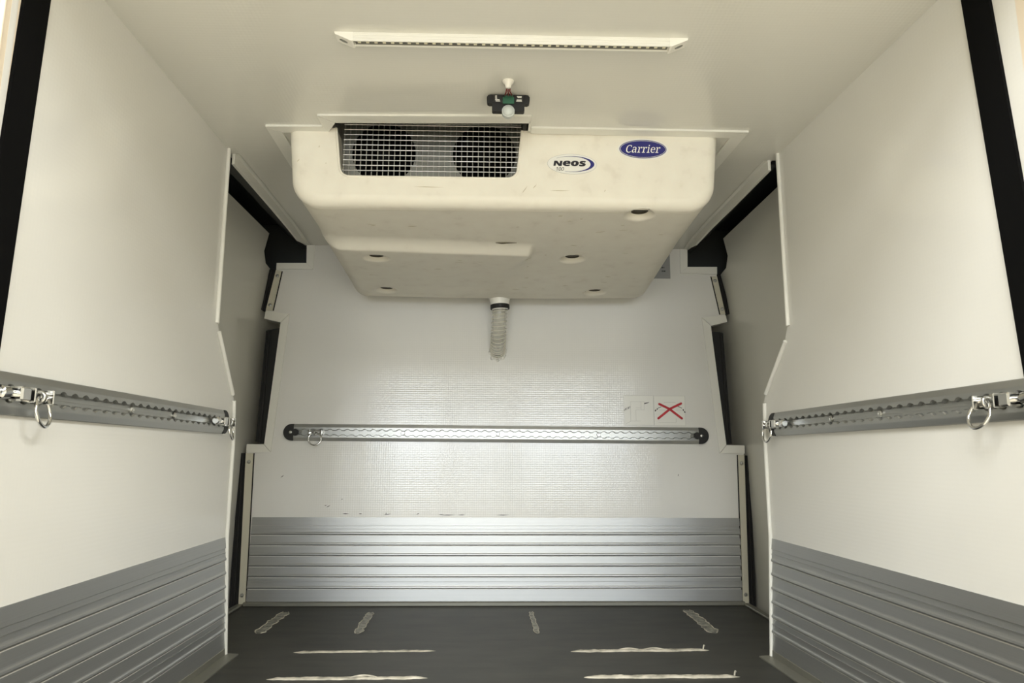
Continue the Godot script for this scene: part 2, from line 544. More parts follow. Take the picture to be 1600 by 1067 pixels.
func bulkhead():
	var poly := []
	for p in BL:
		poly.append(p)
	for k in range(BR.size() - 1, -1, -1):
		poly.append(BR[k])
	var s := mb()
	prism(s, poly, -0.045, 0.0, in_xy)
	var w = struct("wall_front", s, M.panel, "white woven-textured glossy bulkhead panel with notched sides at the far end", "wall")
	# paint chips and scratches, only around the ribbed panel's top edge
	s = mb()
	for f in [[-0.627, 0.362, 0.006, 0.7], [-0.489, 0.2766, 0.007, 0.5], [-0.497, 0.279, 0.004, 0.2], [-0.438, 0.2556, 0.011, 0.05], [-0.395, 0.2555, 0.005, 0.1], [-0.321, 0.256, 0.004, 1.4], [-0.316, 0.2545, 0.012, 0.1], [-0.228, 0.2555, 0.005, 0.4], [-0.14, 0.2522, 0.022, 0.03], [-0.10, 0.2525, 0.012, 0.02], [-0.16, 0.254, 0.009, 0.05], [0.5416, 0.369, 0.0035, 1.3], [0.02, 0.2524, 0.02, 0.02], [-0.45, 0.297, 0.003, 0.3]]:
		var c := Vector2(f[0], f[1])
		var d = Vector2.from_angle(f[3]) * f[2]
		var q = d.orthogonal().normalized() * 0.0011
		prism(s, [c - d, c - d * 0.2 - q, c + d, c + d * 0.1 + q], 0.0, 0.0004, in_xy)
	obj("paint_chips", s, M.fleck, w, "dark paint chips").set_meta("kind", "stuff")
	# white angle trims round the notches
	var trims := [
		[[BL[2], BL[3], Vector2(-0.663, 0.431), Vector2(-0.736, 0.430)], "short level white trim below the left notch of the bulkhead"],
		[[BL[3], Vector2(-0.663, 0.431), Vector2(-0.632, 0.847), BL[4]], "long slanting white trim along the left notch of the bulkhead"],
		[[Vector2(-0.632, 0.847), BL[6], BL[5], BL[4]], "short projecting white trim above the left notch of the bulkhead"],
		[[BL[8], BL[9], Vector2(-0.567, 0.987), Vector2(-0.681, 0.987)], "level white trim at the upper left corner of the bulkhead"],
		[[BL[10], BL[9], Vector2(-0.567, 0.987), Vector2(-0.565, 1.066)], "short upright white trim at the upper left corner of the bulkhead"],
		[[BR[2], BR[3], Vector2(0.667, 0.433), Vector2(0.743, 0.432)], "short level white trim below the right notch of the bulkhead"],
		[[BR[3], Vector2(0.667, 0.433), Vector2(0.630, 0.847), BR[4]], "long slanting white trim along the right notch of the bulkhead"],
		[[Vector2(0.630, 0.847), BR[6], BR[5], BR[4]], "short projecting white trim above the right notch of the bulkhead"],
		[[BR[8], BR[9], Vector2(0.569, 0.986), Vector2(0.685, 0.984)], "level white trim at the upper right corner of the bulkhead"],
		[[BR[10], BR[9], Vector2(0.569, 0.986), Vector2(0.570, 1.066)], "short upright white trim at the upper right corner of the bulkhead"],
	]
	for t in trims:
		s = mb()
		# each piece a hair smaller than its outline, so that the mitred joints show as lines
		var inner := Geometry2D.offset_polygon(PackedVector2Array(t[0]) if not Geometry2D.is_polygon_clockwise(PackedVector2Array(t[0])) else reversed(t[0]), -0.0006)
		prism(s, Array(inner[0]), 0.0, 0.004, in_xy)
		struct("trim", s, M.trim, t[1], "wall trim")
	# aluminium angle strips with screws, beside each a black strip painting in the shaded gap
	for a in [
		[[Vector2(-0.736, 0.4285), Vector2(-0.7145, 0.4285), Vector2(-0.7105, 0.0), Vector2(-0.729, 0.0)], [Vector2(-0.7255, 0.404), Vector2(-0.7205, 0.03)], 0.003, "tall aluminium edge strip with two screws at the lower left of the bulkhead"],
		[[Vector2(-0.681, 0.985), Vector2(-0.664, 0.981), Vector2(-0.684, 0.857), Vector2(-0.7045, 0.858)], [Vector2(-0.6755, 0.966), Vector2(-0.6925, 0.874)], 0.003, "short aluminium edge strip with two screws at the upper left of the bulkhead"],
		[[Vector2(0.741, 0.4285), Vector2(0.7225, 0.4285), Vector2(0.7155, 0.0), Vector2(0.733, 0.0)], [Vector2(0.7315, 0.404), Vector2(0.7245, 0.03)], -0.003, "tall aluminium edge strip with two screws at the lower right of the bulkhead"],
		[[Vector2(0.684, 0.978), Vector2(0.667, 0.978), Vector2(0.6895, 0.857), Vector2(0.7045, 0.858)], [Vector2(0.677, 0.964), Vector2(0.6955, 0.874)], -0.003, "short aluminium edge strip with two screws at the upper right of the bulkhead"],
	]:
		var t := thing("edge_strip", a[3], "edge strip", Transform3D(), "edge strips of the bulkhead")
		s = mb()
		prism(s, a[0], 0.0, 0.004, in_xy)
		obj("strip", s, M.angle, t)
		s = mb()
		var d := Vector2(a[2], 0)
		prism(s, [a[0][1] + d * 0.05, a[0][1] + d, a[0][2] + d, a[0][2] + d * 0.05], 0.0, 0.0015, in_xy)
		obj("gap_shade_line", s, M.rubber, t, "black strip painted for the shaded gap")
		for c in a[1]:
			s = mb()
			screw(s, Vector3(c.x, c.y, 0.004), 0.0055)
			obj("screw", s, M.steel, t)
	# rubber seals between the bulkhead and the sliding doors
	for a in [
		[[Vector2(-0.683, 0.988), Vector2(-0.707, 0.989), Vector2(-0.7285, 0.862), Vector2(-0.7045, 0.858)], "short black rubber seal beside the upper left edge strip"],
		[[Vector2(-0.660, 0.805), Vector2(-0.686, 0.80), Vector2(-0.702, 0.796), Vector2(-0.7125, 0.462), Vector2(-0.685, 0.456)], "long black rubber seal in the left notch of the bulkhead"],
		[[Vector2(-0.736, 0.4285), Vector2(-0.758, 0.4285), Vector2(-0.757, -0.014), Vector2(-0.729, -0.001)], "tall black rubber seal beside the lower left edge strip"],
		[[Vector2(0.685, 0.985), Vector2(0.697, 0.988), Vector2(0.726, 0.862), Vector2(0.7055, 0.858)], "short black rubber seal beside the upper right edge strip"],
		[[Vector2(0.660, 0.805), Vector2(0.686, 0.803), Vector2(0.697, 0.799), Vector2(0.708, 0.462), Vector2(0.689, 0.459)], "long black rubber seal in the right notch of the bulkhead"],
		[[Vector2(0.741, 0.428), Vector2(0.7595, 0.4265), Vector2(0.7565, -0.01), Vector2(0.733, -0.001)], "tall black rubber seal beside the lower right edge strip"],
	]:
		s = mb()
		prism(s, a[0], -0.03, -0.004, in_xy)
		var g: float = signf(a[0][0].x)
		# a raised lip along the seal
		var p1: Vector2 = (a[0][0] * 0.45 + a[0][1] * 0.55) if a[0].size() == 4 else (a[0][1] * 0.6 + a[0][2] * 0.4)
		var n: int = a[0].size()
		var p2: Vector2 = a[0][n - 1] * 0.45 + a[0][n - 2] * 0.55
		tube(s, [Vector3(p1.x, p1.y, -0.004), Vector3(p2.x, p2.y, -0.004)], 0.004, 8)
		tag(obj("rubber_seal", s, M.rubber), a[1], "rubber seal", "rubber seals between bulkhead and doors")

func reversed(a: Array) -> PackedVector2Array:
	var b := a.duplicate()
	b.reverse()
	return PackedVector2Array(b)

# a raised cross-slot screw head facing +z at p (or along the y axis of xf)
func screw(s: SurfaceTool, p: Vector3, r: float, facing := Basis(Vector3.RIGHT, PI / 2)):
	lathe(s, [[r, 0.0], [r, r * 0.25], [r * 0.75, r * 0.5], [r * 0.38, r * 0.6], [r * 0.3, r * 0.25], [0.0, r * 0.2]], 16, Transform3D(facing, p))


# ======================================================= side walls
func side_walls():
	for g in [-1.0, 1.0]:
		var lr := "left" if g < 0 else "right"
		var wx := wl if g < 0 else wr
		var edge := [Vector2(0.672, 1.066), Vector2(0.665, 0.69), Vector2(0.652, 0.673), Vector2(0.549, 0.553), Vector2(0.540, 0.54), Vector2(0.527, 0.45), Vector2(0.526, 0.25), Vector2(0.486, 0.0)]
		if g > 0:
			edge = [Vector2(0.686, 1.066), Vector2(0.684, 0.69), Vector2(0.668, 0.66), Vector2(0.559, 0.56), Vector2(0.550, 0.54), Vector2(0.543, 0.45), Vector2(0.542, 0.25), Vector2(0.515, 0.0)]
		var map := func(u, v, w): return Vector3(wx.call(u) + g * w, v, u)
		var poly := edge.duplicate()
		poly.append(Vector2(1.34, 0.0))
		poly.append(Vector2(1.34, 1.066))
		var s := mb()
		prism(s, poly, 0.0, 0.05, map)
		struct("wall_" + lr, s, M.side_panel, "white smooth %s side wall panel between rear doors and sliding door" % lr, "wall")
		# rounded white edging on the free edge: upper, slanting and lower piece
		var names := ["upper upright", "short slanting", "lower upright"]
		var runs := [[edge[0], edge[1]], [edge[2], edge[3]], [edge[4], edge[5], edge[6], edge[7]]]
		for k in 3:
			s = mb()
			var run: Array = runs[k]
			var bead := []
			for q in run.size():
				bead.append(map.call(run[q].x + 0.009, run[q].y, -0.003))
			tube(s, bead, 0.0042, 10)
			for q in run.size() - 1:
				var a: Vector2 = run[q]
				var b: Vector2 = run[q + 1]
				var o := Vector2(0.011, 0)
				prism(s, [a - o * 0.15, b - o * 0.15, b + o, a + o], -0.0025, 0.0, map)
				prism(s, [a - o * 0.15, b - o * 0.15, b + o * 0.05, a + o * 0.05], 0.0, 0.05, map)
			struct("trim_edge_" + lr, s, M.trim, "%s piece of white edging on the front edge of the %s wall" % [names[k], lr], "edge trim")


# ======================================================= sliding doors
func door_x(y: float) -> float:
	var ys := [-0.06, 0.0, 0.43, 0.85, 1.0, 1.1]
	var xs := [0.767, 0.765, 0.752, 0.722, 0.702, 0.686]
	for k in ys.size() - 1:
		if y <= ys[k + 1]:
			return lerpf(xs[k], xs[k + 1], (y - ys[k]) / (ys[k + 1] - ys[k]))
	return xs[-1]

func doors():
	for g in [-1.0, 1.0]:
		var s := mb()
		# front edge (z) of the door at each height
		var rows := []
		for k in 41:
			var y := lerpf(-0.06, 1.082, k / 40.0)
			var zf := -0.2
			if y > 0.999:
				zf = lerpf(0.072, 0.062, (y - 1.0) / 0.082)
			elif y > 0.97:
				zf = lerpf(-0.2, 0.06, (y - 0.97) / 0.029)
			rows.append([y, zf])
		for k in rows.size() - 1:
			var a: Array = rows[k]
			var b: Array = rows[k + 1]
			var xa := door_x(a[0])
			var xb := door_x(b[0])
			s.set_smooth_group(4)
			quad(s, Vector3(g * xa, a[0], a[1]), Vector3(g * xb, b[0], b[1]), Vector3(g * xb, b[0], 0.86), Vector3(g * xa, a[0], 0.86), Vector3(-g, 0, 0))
			s.set_smooth_group(-1)
			quad(s, Vector3(g * (xa + 0.04), a[0], a[1]), Vector3(g * (xb + 0.04), b[0], b[1]), Vector3(g * (xb + 0.04), b[0], 0.86), Vector3(g * (xa + 0.04), a[0], 0.86), Vector3(g, 0, 0))
			quad(s, Vector3(g * xa, a[0], a[1]), Vector3(g * xb, b[0], b[1]), Vector3(g * (xb + 0.04), b[0], b[1]), Vector3(g * (xa + 0.04), a[0], a[1]), Vector3(0, 0, -1))
			quad(s, Vector3(g * xa, a[0], 0.86), Vector3(g * xb, b[0], 0.86), Vector3(g * (xb + 0.04), b[0], 0.86), Vector3(g * (xa + 0.04), a[0], 0.86), Vector3(0, 0, 1))
		for e in [0, rows.size() - 1]:
			var y: float = rows[e][0]
			var x := door_x(y)
			quad(s, Vector3(g * x, y, rows[e][1]), Vector3(g * (x + 0.04), y, rows[e][1]), Vector3(g * (x + 0.04), y, 0.86), Vector3(g * x, y, 0.86), Vector3(0, 1 if e else -1, 0))
		struct("door_1" if g < 0 else "door_2", s, M.door_panel, "white lining of the closed %s sliding door between side wall and bulkhead" % ("left" if g < 0 else "right"), "door")
		# white lip on the ceiling edge above the door opening
		s = mb()
		var top := [Vector2(0.575, 0.656), Vector2(0.578, 0.40), Vector2(0.582, 0.22), Vector2(0.586, 0.12), Vector2(0.590, 0.05), Vector2(0.592, 0.004)]
		if g > 0:
			top = [Vector2(0.592, 0.662), Vector2(0.590, 0.46), Vector2(0.586, 0.28), Vector2(0.587, 0.12), Vector2(0.591, 0.05), Vector2(0.595, 0.004)]
		for k in top.size() - 1:
			var a: Vector2 = top[k]
			var b: Vector2 = top[k + 1]
			var ha := 0.024 if k < 3 else 0.024 * (a.y / 0.12)
			var hb := 0.024 if k < 2 else 0.024 * clampf(b.y / 0.12, 0.1, 1.0)
			var f := func(p: Vector2, dx: float, y: float): return Vector3(g * (p.x + dx), y, p.y)
			quad(s, f.call(a, -0.003, H - ha), f.call(a, -0.003, H), f.call(b, -0.003, H), f.call(b, -0.003, H - hb), Vector3(-g, 0, 0))
			quad(s, f.call(a, 0.003, H - ha), f.call(a, 0.003, H), f.call(b, 0.003, H), f.call(b, 0.003, H - hb), Vector3(g, 0, 0))
			quad(s, f.call(a, -0.003, H - ha), f.call(a, 0.003, H - ha), f.call(b, 0.003, H - hb), f.call(b, -0.003, H - hb), Vector3(0, -1, 0))
			quad(s, f.call(a, -0.012, H - 0.0015), f.call(a, -0.003, H - 0.0015), f.call(b, -0.003, H - 0.0015), f.call(b, -0.012, H - 0.0015), Vector3(0, -1, 0))
			if k == 0:
				quad(s, f.call(a, -0.003, H - ha), f.call(a, -0.003, H), f.call(a, 0.003, H), f.call(a, 0.003, H - ha), Vector3(0, 0, 1))
		struct("trim_header_" + ("left" if g < 0 else "right"), s, M.trim, "white lip along the ceiling edge above the %s sliding door" % ("left" if g < 0 else "right"), "edge trim")


# ======================================================= ribbed aluminium kick panels
# profile of one plank: (height in the plank 0..1, how far it stands out), from its lower edge up
func plank_profile(h: float, last: bool) -> Array:
	var e := 0.0011
	if last:
		return [Vector2(0, 0.0), Vector2(0, 0.0032), Vector2(h - e, 0.0014), Vector2(h - e, 0.0)]
	return [Vector2(e, 0.0), Vector2(e, 0.0018), Vector2(0.0022, 0.0034), Vector2(0.0042, 0.0044), Vector2(0.0068, 0.0040), Vector2(0.0090, 0.0027), Vector2(0.011, 0.0023), Vector2(h - e, 0.0009), Vector2(h - e, 0.0)]

func kick(t: Node3D, hs: Array, y0: float, length: float, shrink: Callable):
	var y := y0
	for k in hs.size():
		var h: float = hs[k]
		var s := mb()
		var pr := plank_profile(h, k == 0 or k == hs.size() - 1)
		var e: Vector2 = shrink.call(y + h * 0.5)
		var map := func(u, v, w): return Vector3(w, y + u, v)
		prism(s, pr, e.x, e.y, map)
		if k == hs.size() - 2 or k == 1:      # these carry a second fine joint line
			box(s, Vector3(e.x, y + h * 0.62, 0.0), Vector3(e.y, y + h * 0.62 + 0.0012, 0.0035))
		obj("plank", s, M.alu, t)
		y += h

func kick_panels():
	var hs := [0.034, 0.0325, 0.0305, 0.030, 0.030, 0.030, 0.0285, 0.0245]
	var sum := 0.0
	for h in hs:
		sum += h
	for k in hs.size():
		hs[k] *= 0.234 / sum
	var t := thing("kick_panel", "wide bright ribbed aluminium kick panel across the foot of the bulkhead", "kick panel", Transform3D(Basis(), Vector3(0, 0, 0)))
	kick(t, hs, 0.0125, 1.43, func(y): return Vector2(lerpf(-0.709, -0.706, y / 0.25), lerpf(0.7145, 0.7175, y / 0.25)))
	for g in [-1.0, 1.0]:
		var lr := "left" if g < 0 else "right"
		var zc := 0.93
		var w := wl(zc) if g < 0 else wr(zc)
		var slope := 0.015 if g < 0 else 0.04
		# local x along the wall, y up, z out of the wall
		var along = Vector3(slope, 0, 1).normalized() * g
		var b := Basis(along, Vector3.UP, along.cross(Vector3.UP))
		t = thing("kick_panel", "dull ribbed aluminium kick panel along the foot of the %s wall" % lr, "kick panel", Transform3D(b, Vector3(w, 0, zc)))
		var front := func(y): return zc - (lerpf(0.488, 0.527, y / 0.25) if g < 0 else lerpf(0.517, 0.543, y / 0.25))
		kick(t, hs, 0.0165, 0.84, func(y): return Vector2(-0.343, front.call(y) - 0.001) if g < 0 and false else (Vector2(-front.call(y) + 0.001, 0.343) if g > 0 else Vector2(-0.343, front.call(y) - 0.001)))
		var s := mb()
		# angle at the foot: upright leg and floor leg with a cut-back front end
		var f0: float = front.call(0.0)
		if g < 0:
			prism(s, [Vector2(-0.343, 0.0), Vector2(f0, 0.0), Vector2(f0, 0.0035), Vector2(f0 - 0.006, 0.030), Vector2(-0.343, 0.030)], 0.0, 0.0025, func(u, v, w): return Vector3(u, w, v))
			box(s, Vector3(-0.343, 0.0, 0.0), Vector3(f0, 0.016, 0.0035), 0.001)
		else:
			prism(s, [Vector2(0.343, 0.0), Vector2(-f0, 0.0), Vector2(-f0, 0.0035), Vector2(-f0 + 0.006, 0.030), Vector2(0.343, 0.030)], 0.0, 0.0025, func(u, v, w): return Vector3(u, w, v))
			box(s, Vector3(-f0, 0.0, 0.0), Vector3(0.343, 0.016, 0.0035), 0.001)
		obj("foot_angle", s, M.flange, t, "duller aluminium foot angle")


# ======================================================= cargo rails and their fittings
const PITCH := 0.0254

func rail(label: String, xf: Transform3D, length: float, screws: Array):
	var t := thing("cargo_rail", label, "cargo rail", xf, "airline style cargo rails")
	var hl := length * 0.5
	var s := mb()
	box(s, Vector3(-hl, -0.0245, 0.0), Vector3(hl, 0.0245, 0.0022))
	box(s, Vector3(-hl, -0.0008, 0.0022), Vector3(hl, 0.0008, 0.0030))
	obj("base", s, M.rail, t)
	for sg in [-1.0, 1.0]:
		s = mb()
		var n := int(length / PITCH * 14)
		var prev := []
		for k in n + 1:
			var u := -hl + length * k / n
			var d := fposmod(u, PITCH) - PITCH * 0.5
			var e := 0.0055
			if absf(d) < 0.0095:
				e = maxf(e, sqrt(0.0095 * 0.0095 - d * d))
			var row := []
			for q in [Vector2(0.0245, 0.0), Vector2(0.0245, 0.0046), Vector2(0.0236, 0.0058), Vector2(0.0160, 0.0083), Vector2(0.0146, 0.0086), Vector2(e + 0.0016, 0.0086), Vector2(e, 0.0066), Vector2(e, 0.0022)]:
				row.append(Vector3(u, q.x * sg, q.y))
			if k > 0:
				for j in row.size() - 1:
					s.set_smooth_group(20 + j)
					var nn := (row[j + 1] as Vector3) - (row[j] as Vector3)
					nn = Vector3(0, -nn.z, nn.y) * sg
					if j == 0 or j >= 6:
						nn = Vector3(0, (1 if j == 0 else -1) * sg, 0)
					if nn.z < 0:
						nn = -nn
					quad(s, prev[j], row[j], row[j + 1], prev[j + 1], nn)
			prev = row
		s.set_smooth_group(-1)
		obj("track_lip", s, M.rail, t)
	for sg in [-1.0, 1.0]:
		s = mb()
		var poly := [Vector2(hl * sg, -0.0245)]
		for k in 17:
			var a := -PI / 2 + PI * k / 16
			poly.append(Vector2((hl + 0.006) * sg + cos(a) * 0.0245 * sg, sin(a) * 0.0245))
		poly.append(Vector2(hl * sg, 0.0245))
		poly.append(Vector2(hl * sg, 0.012))
		for k in 9:
			var a := PI / 2 - PI * k / 8
			poly.append(Vector2((hl - 0.006) * sg - cos(a) * 0.008 * sg, sin(a) * 0.0085))
		poly.append(Vector2(hl * sg, -0.012))
		prism(s, poly, 0.0, 0.0078, in_xy)
		var cap := obj("end_cap", s, M.black, t)
		s = mb()
		screw(s, Vector3((hl + 0.009) * sg, 0, 0.0078), 0.0048)
		obj("screw", s, M.steel, cap)
	for u in screws:
		s = mb()
		lathe(s, [[0.0058, 0.0], [0.0058, 0.0022], [0.0046, 0.0034], [0.0024, 0.0034], [0.0018, 0.0016], [0.0, 0.0016]], 18, Transform3D(Basis(Vector3.RIGHT, PI / 2), Vector3(u, 0, 0.0026)))
		obj("screw", s, M.steel, t)
	return t

func fitting(label: String, xf: Transform3D, plunger: float, down: Vector3, side: Vector3):
	var t := thing("tie_down_ring", label, "tie-down ring", xf, "tie-down rings clipped into the cargo rails")
	var s := mb()
	box(s, Vector3(-0.021, -0.0052, 0.0024), Vector3(0.021, 0.0052, 0.0100), 0.001)
	lathe(s, [[0.0, 0.0], [0.009, 0.0], [0.009, 0.004], [0.007, 0.005], [0.0, 0.005]], 18, Transform3D(Basis(Vector3.RIGHT, PI / 2), Vector3(0, 0, 0.0088)))
	obj("stud", s, M.steel, t)
	for q in [-1.0, 1.0]:
		s = mb()
		box(s, Vector3(q * 0.0175 - 0.0013, -0.0088, 0.0088), Vector3(q * 0.0175 + 0.0013, 0.0088, 0.024), 0.0008)
		obj("end_plate", s, M.chrome, t)
	s = mb()
	tube(s, torus_pts(Vector3(0, -0.001, 0.0175), Vector3(0, 1, 0), Vector3(0, 0, 1), 0.0058, 20), 0.0026, 8, true)
	tube(s, [Vector3(-0.0162, 0.004, 0.014), Vector3(0.0162, 0.004, 0.014)], 0.003, 10)
	obj("eye", s, M.steel, t)
	s = mb()
	down = down.normalized()
	side = (side - down * side.dot(down)).normalized()
	tube(s, torus_pts(Vector3(0, -0.003, 0.0175) + down * 0.0165, side, down, 0.0185, 44), 0.0022, 10, true)
	obj("ring", s, M.chrome, t)
	if plunger != 0.0:
		s = mb()
		var a := 0.0235 * plunger
		var b := 0.041 * plunger
		box(s, Vector3(minf(a, b), -0.0085, 0.0035), Vector3(maxf(a, b), 0.0085, 0.0235), 0.0022)
		tube(s, [Vector3(b, 0, 0.014), Vector3(0.052 * plunger, 0, 0.014)], 0.004, 12)
		obj("plunger_block", s, M.chrome, t)
		s = mb()
		lathe(s, [[0.0, 0.0], [0.0062, 0.0], [0.0082, 0.002], [0.0082, 0.013], [0.0062, 0.015], [0.0, 0.015]], 8, Transform3D(Basis(Vector3(0, 0, 1), -PI / 2 * plunger), Vector3(0.052 * plunger, 0, 0.0135)))
		obj("plunger_knob", s, M.chrome, t)

func rails():
	# on the bulkhead: x from -0.60 to 0.60
	rail("long cargo rail with black end caps across the bulkhead", Transform3D(Basis(Vector3(0, 0, 1), -0.0045), Vector3(0.003, 0.4875, 0.0)), 1.204, [-0.583, -0.281, 0.001, 0.302, 0.583])
	fitting("small tie-down ring at the left end of the bulkhead rail", Transform3D(Basis(), Vector3(-0.534, 0.490, 0.0)), 0.0, Vector3(0.05, -1, 0.1), Vector3.RIGHT)
	for g in [-1.0, 1.0]:
		var lr := "left" if g < 0 else "right"
		var slope := 0.015 if g < 0 else 0.04
		var along = Vector3(slope, 0, 1).normalized() * g
		var b := Basis(along, Vector3.UP, along.cross(Vector3.UP))
		var zf := 0.612
		var zb := 1.44
		var zc := (zf + zb) * 0.5 - 0.068
		var ln := 2.0 * (zc - zf)
		var at := func(z: float) -> Vector3: return Vector3((wl(z) if g < 0 else wr(z)), 0.491, z)
		rail("cargo rail with scalloped slot along the %s side wall" % lr, Transform3D(b, at.call(zc)), ln, [g * -0.12, g * 0.03])
		fitting("chrome tie-down ring at the far end of the %s wall rail" % lr, Transform3D(b, at.call(0.607)), g * 1.0, Vector3(-g * 0.35, -0.9, 0.15), Vector3(1, 0.2 * g, -0.1))
		fitting("chrome tie-down ring at the near end of the %s wall rail" % lr, Transform3D(b, at.call(1.236)), g * 1.0, Vector3(0.42, -0.9, 0.1) if g < 0 else Vector3(-0.65, -0.75, 0.25), Vector3(0.97, 0.3, -0.22) if g < 0 else Vector3(0.85, -0.5, 0.2))


# ======================================================= evaporator of the refrigeration unit
const ZF := 0.775      # front face
const ZB := 0.072      # back
const UX := 0.0105     # middle

func under_y(x: float, z: float) -> float:
	var y := 0.884 + 0.027 * (z - ZB) / (ZF - ZB)
	# the drain pan on the left hangs lower: a rounded step that fades out towards the back
	var zr := 0.588 - 0.035 * (x + 0.37) / 0.45
	var step := pow(clampf((zr + 0.012 - z) / 0.045, 0.0, 1.0), 1.9)
	var fade := clampf((z - 0.20) / 0.33, 0.0, 1.0)
	var side := smoothstep(0.085, 0.068, x) if z > 0.5 else smoothstep(0.085, 0.068 - (0.5 - z) * 0.5, x)
	y -= 0.0185 * step * side * fade
	y -= 0.007 * clampf((0.30 - z) / 0.25, 0.0, 1.0) * (1.0 - pow((x - UX) / 0.42, 2.0))
	for c in CUPS:
		var d := Vector2(x - c[0], z - c[1]).length()
		if d < 0.036:
			y += 0.0135 * smoothstep(0.0325, 0.0180, d)
	return y

const CUPS := [[0.287, 0.735, 0.020], [-0.290, 0.487, 0.016], [0.181, 0.447, 0.019], [-0.316, 0.158, 0.015], [0.277, 0.158, 0.016]]

# outline of the unit across x at station z, drawn in by "inset"
func unit_outline(z: float, inset: float, flat: int) -> Array:
	var wt := 0.4335 - inset
	var bk := 1.0 - clampf((z - ZB) / 0.45, 0.0, 1.0)
	var wb := 0.424 + 0.010 * bk - inset
	var r := 0.058 - 0.016 * bk - inset * 0.6
	var o := []
	var yb := 0.884 + 0.027 * (z - ZB) / (ZF - ZB) + inset
	for k in 6:
		var f := k / 6.0
		o.append(Vector3(UX - lerpf(wt, wb, f), lerpf(H + 0.004, yb + r, f), z))
	for k in 11:
		var a := PI + PI / 2 * k / 10.0
		var sag := 0.0 if inset > 0.004 else under_y(-0.33, z) + inset - yb
		sag = minf(sag, 0.0)
		o.append(Vector3(UX - wb + r + cos(a) * r, yb + r + sin(a) * r + sag * smoothstep(0.0, 1.0, k / 10.0), z))
	for k in range(1, flat):
		var x := UX + lerpf(-wb + r, wb - r, float(k) / flat)
		var y := yb if inset > 0.004 else under_y(x, z) + inset
		o.append(Vector3(x, y, z))
	for k in 11:
		var a := -PI / 2 + PI / 2 * k / 10.0
		o.append(Vector3(UX + wb - r + cos(a) * r, yb + r + sin(a) * r, z))
	for k in range(5, -1, -1):
		var f := k / 6.0
		o.append(Vector3(UX + lerpf(wt, wb, f), lerpf(H + 0.004, yb + r, f), z))
	return o

